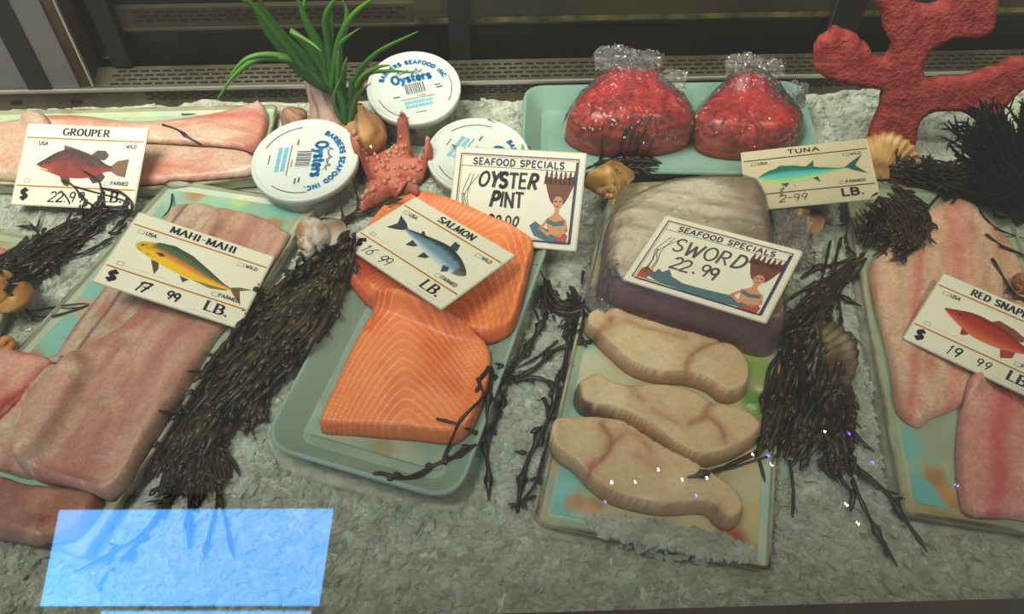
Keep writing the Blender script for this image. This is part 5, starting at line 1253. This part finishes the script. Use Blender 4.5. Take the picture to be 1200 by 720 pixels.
clump('thick olive seaweed bundle between the mahi-mahi and the salmon tray', (330, 380),
      [([(408, 272), (396, 308), (366, 352), (322, 402), (278, 450), (242, 490)], 120, [8, 15, 28, 35, 28, 18], .0028, .020, dict(branch=.16, blad=.6, flat=.5, jit=.9)),
       ([(300, 430), (260, 478), (226, 530), (206, 592)], 66, [28, 24, 24, 32], .0028, .014, dict(branch=.12, blad=.5, flat=.45, jit=.9)),
       ([(275, 450), (245, 500), (250, 545), (258, 590)], 22, [14, 12, 14, 18], .0024, .008, dict(branch=.2, blad=.5)),
       ([(340, 400), (310, 440), (300, 480), (290, 505)], 20, [18, 14, 10, 6], .0032, .010, dict(branch=.2, blad=.45, flat=.45, jit=.9))],
      weed, [([(300, 432), (260, 436), (218, 436)], .0022, n0), ([(285, 428), (262, 420), (238, 414)], .0022, n0), ([(262, 440), (230, 456), (212, 470), (206, 486)], .0018, n0), ([(255, 455), (230, 470), (214, 486)], .0018, n0),
       ([(205, 530), (180, 555), (148, 590)], .0024, n0), ([(225, 560), (195, 590), (160, 630), (85, 672)], .0020, n1), ([(215, 570), (190, 600), (150, 650), (112, 690)], .0020, n1), ([(222, 560), (222, 600), (220, 645)], .0028, n1), ([(250, 560), (262, 600), (275, 655)], .0022, n0), ([(262, 560), (252, 600), (238, 658)], .0020, n0),
       ([(262, 520), (268, 545), (272, 560)], .0022, n0), ([(262, 525), (275, 545), (281, 560)], .0026, n0), ([(352, 332), (318, 352), (290, 390)], .0016, n0), ([(345, 345), (318, 368), (296, 398)], .0014, n0), ([(300, 480), (295, 500), (300, 515)], .0022, n0),
       ([(405, 268), (400, 250), (398, 228), (395, 206)], .0022, n0), ([(405, 262), (420, 240), (412, 205)], .0018, n0), ([(400, 262), (440, 246), (468, 228), (478, 214)], .0026, n1), ([(402, 258), (430, 250), (460, 240)], .0030, D_), ([(400, 260), (425, 244), (450, 246)], .0028, D_), ([(410, 262), (380, 256), (372, 262)], .0024, n0)])
U3 = lambda *p: [(360 + x / 3, 380 + y / 3) for x, y in p]
V48 = lambda *p: [(560 + x / 4.8, 310 + y / 4.8) for x, y in p]
s2 = dict(branch=.10, blad=.7, jit=.2)
clump('sparse strands of bladder seaweed between the salmon tray and the swordfish board', (610, 460),
      [(V48((390, 80), (400, 180), (450, 230), (540, 240), (600, 180)), 8, [9, 9, 9, 9, 8], .0022, .006, dict(branch=.35, blad=.4, bl=18)), (V48((520, 110), (560, 220), (520, 330), (470, 460)), 8, [9, 10, 8, 4], .0022, .006, dict(branch=.35, blad=.4, bl=18)),
       (V48((380, 60), (380, 200), (400, 290)), 6, [8, 8, 6], .0024, .004, dict(branch=.4, blad=.3))],
      weed_dark, [(V48((330, 0), (360, 60), (380, 100)), .0016, n0), (V48((390, 280), (340, 370), (270, 490), (190, 580), (120, 620)), .0034, s2), (V48((640, 440), (560, 450), (430, 490), (330, 590), (200, 640)), .0034, s2),
       (V48((450, 430), (360, 510), (220, 590)), .0022, s2), (V48((570, 250), (520, 400), (490, 560), (450, 680)), .0030, s2), (V48((600, 270), (580, 380), (570, 440)), .0024, s2), (V48((200, 660), (300, 640), (400, 660), (440, 720)), .0026, s2), (V48((320, 260), (350, 330)), .0022, n0), (V48((420, 290), (450, 350)), .0016, n0), (V48((590, 40), (580, 110)), .0022, n0),
       (U3((600, 200), (650, 160), (640, 280), (625, 400), (640, 520), (640, 625)), .0028, s2), (U3((660, 180), (690, 290), (620, 400), (560, 450), (470, 490), (340, 545), (248, 525)), .0028, s2), (U3((450, 500), (380, 545), (290, 548)), .0016, n0),
       (U3((680, 190), (750, 190), (820, 190), (870, 225)), .0024, s2), (U3((880, 180), (860, 300), (810, 400), (760, 510), (735, 665)), .0034, s2), (U3((455, 333), (530, 352), (600, 385), (640, 390)), .0020, n1), (U3((598, 190), (615, 250), (560, 310), (520, 370), (470, 485)), .0024, n1),
       (U3((870, 330), (830, 460), (800, 560), (740, 640)), .0018, s2), (U3((770, 455), (730, 450)), .0030, n0), (U3((800, 605), (750, 630)), .0030, n0), (U3((650, 270), (690, 200), (740, 130)), .0026, s2), (U3((830, 260), (850, 300), (840, 330)), .0026, n0)])
clump('dark seaweed tuft between the oyster pint sign and the tuna tray', (730, 200), [([(688, 206), (720, 198), (750, 194), (778, 198)], 26, [10, 12, 10, 6], .0018, .006, dict(branch=.4, blad=.1))], weed_dark)
clump('fine seaweed threads lying on the lid of the hidden oyster tub', (560, 170), [], weed_dark, [([(572, 140), (592, 150), (588, 160), (572, 170)], .0011, n0), ([(572, 170), (600, 166), (622, 172)], .0016, n0), ([(520, 163), (532, 172), (545, 174)], .0012, n0), ([(518, 174), (532, 172)], .0011, n0)])
clump('single short seaweed stalk lying on the top of the mahi-mahi fillets', (200, 240), [], weed_dark, [([(202, 228), (202, 240), (198, 250), (190, 256)], .0018, n0)])
clump('single thin seaweed twig lying on the long grouper fillet', (215, 155), [], weed_dark, [([(190, 146), (206, 150), (220, 160), (242, 172)], .0015, dict(branch=.15, blad=.6, jit=.2)), ([(212, 134), (230, 133)], .0012, n0)])
W3 = lambda *p: [(860 + x / 3.27, 200 + y / 3.27) for x, y in p]
clump('heavy seaweed falling from the tuna sign past the steaks to the lower right', (960, 420),
      [(W3((560, 110), (620, 170), (640, 240), (560, 290)), 70, [26, 32, 30, 18], .0026, .016, dict(branch=.3, blad=.15, flat=.5, jit=.8)), (W3((480, 150), (540, 230), (500, 320)), 26, [14, 22, 12], .0018, .010, dict(branch=.3, blad=.15)),
       (W3((500, 330), (400, 440), (320, 520), (250, 600)), 20, [5, 12, 20, 26], .0020, .008, dict(branch=.08, blad=.4)),
       (W3((350, 480), (280, 600), (200, 680)), 30, [14, 26, 20], .0024, .016, dict(branch=.3, blad=.3)),
       ([(950, 395), (930, 440), (912, 490), (893, 540)], 34, [26, 24, 16, 10], .0028, .016, dict(branch=.12, blad=.4, flat=.5, jit=.8)),
       ([(975, 420), (965, 460), (945, 500), (925, 540)], 36, [22, 24, 20, 12], .0028, .018, dict(branch=.12, blad=.4, flat=.5, jit=.8)),
       ([(985, 440), (988, 480), (980, 520), (990, 560)], 24, [14, 16, 14, 12], .0024, .010, dict(branch=.3, blad=.5))],
      weed_brown, [(W3((500, 320), (400, 360), (320, 380), (240, 430)), .0030, n0), (W3((320, 375), (285, 350), (270, 345)), .0042, n0), (W3((370, 270), (345, 400), (310, 510)), .0024, n0), (W3((410, 260), (380, 420), (420, 490), (495, 525)), .0024, s2), (W3((395, 470), (410, 560), (400, 630)), .0022, s2), (W3((620, 140), (660, 150), (700, 190)), .0030, n0), (W3((440, 200), (430, 290), (480, 330), (510, 310)), .0024, n0), (W3((440, 620), (495, 670)), .0014, n0), (W3((340, 560), (340, 650)), .0024, n0),
       ([(925, 540), (930, 575), (929, 607)], .0024, n0), ([(990, 540), (1010, 590), (1030, 630), (1053, 666)], .0028, s2), ([(1005, 550), (1035, 575), (1060, 610), (1086, 647)], .0026, s2), ([(1010, 560), (1035, 575), (1060, 580)], .0020, n0), ([(975, 530), (985, 560), (1000, 580)], .0028, s2), ([(995, 500), (1010, 520), (1024, 530)], .0028, n0), ([(1000, 575), (996, 600)], .0040, n0),
       ([(905, 520), (870, 540), (830, 556), (806, 562)], .0030, n0), ([(900, 535), (860, 548), (820, 560)], .0018, n0), ([(960, 545), (975, 560), (982, 566)], .0032, n0), ([(890, 540), (897, 565)], .0022, n0)])
clump('brown seaweed sprawling over the top edge of the snapper board', (1110, 215),
      [([(1042, 205), (1080, 204), (1120, 212), (1160, 222), (1210, 232)], 70, [10, 16, 16, 14, 16], .0018, .012, dict(branch=.4, blad=.1)), ([(1130, 215), (1118, 226), (1104, 242)], 14, [10, 8, 6], .0020, .004, dict(branch=.3, blad=.2))],
      weed_dark, [([(1110, 218), (1095, 234), (1084, 248)], .0018, n0), ([(1140, 230), (1152, 252), (1170, 268), (1200, 280)], .0016, n0), ([(1170, 225), (1165, 255), (1200, 252)], .0018, n0), ([(1155, 275), (1175, 290), (1205, 303)], .0024, n0), ([(1163, 303), (1178, 330), (1190, 345), (1206, 350)], .0024, dict(branch=.4, blad=.3)), ([(1046, 150), (1050, 175), (1052, 200)], .0024, n0), ([(1058, 150), (1056, 172), (1052, 200)], .0020, n0)])
def black_fan():
    t = thing('sea_fan', hit(1170, 240), 'black bushy sea fan standing at the right edge below the coral arm', 'seaweed')
    root = at(1196, 262, .004)
    for k in range(280):
        x, y = rnd.uniform(1112, 1262), rnd.uniform(124, 232)
        if y < 124 + max(0, (1135 - x)) * .9 or (x < 1170 and y > 150 + (x - 1108) * 1.35 + 24): continue
        tip = at_y(x, y, root[1] + rnd.uniform(-.012, .05)); tip[2] = max(tip[2], .006)
        mid = (root + tip) / 2 + np.array([rnd.uniform(-.01, .01), rnd.uniform(-.01, .01), rnd.uniform(.0, .02)])
        P = spline([root, mid, tip], 9); b = MB(); b.tube(P, np.linspace(.0022, .0012, 9), 4)
        for i in range(2, 9):
            for s in (-1, 1):
                d = rng.normal(size=3) * .5; T = P[min(i, 8)] - P[i - 1]; T /= np.linalg.norm(T); d = d + T; d /= np.linalg.norm(d); e = P[i] + d * rnd.uniform(.006, .014); e[2] = max(e[2], .004); b.tube([P[i], e], [.0013, .0007], 3)
        b.build('twig', weed_black, t)
black_fan()
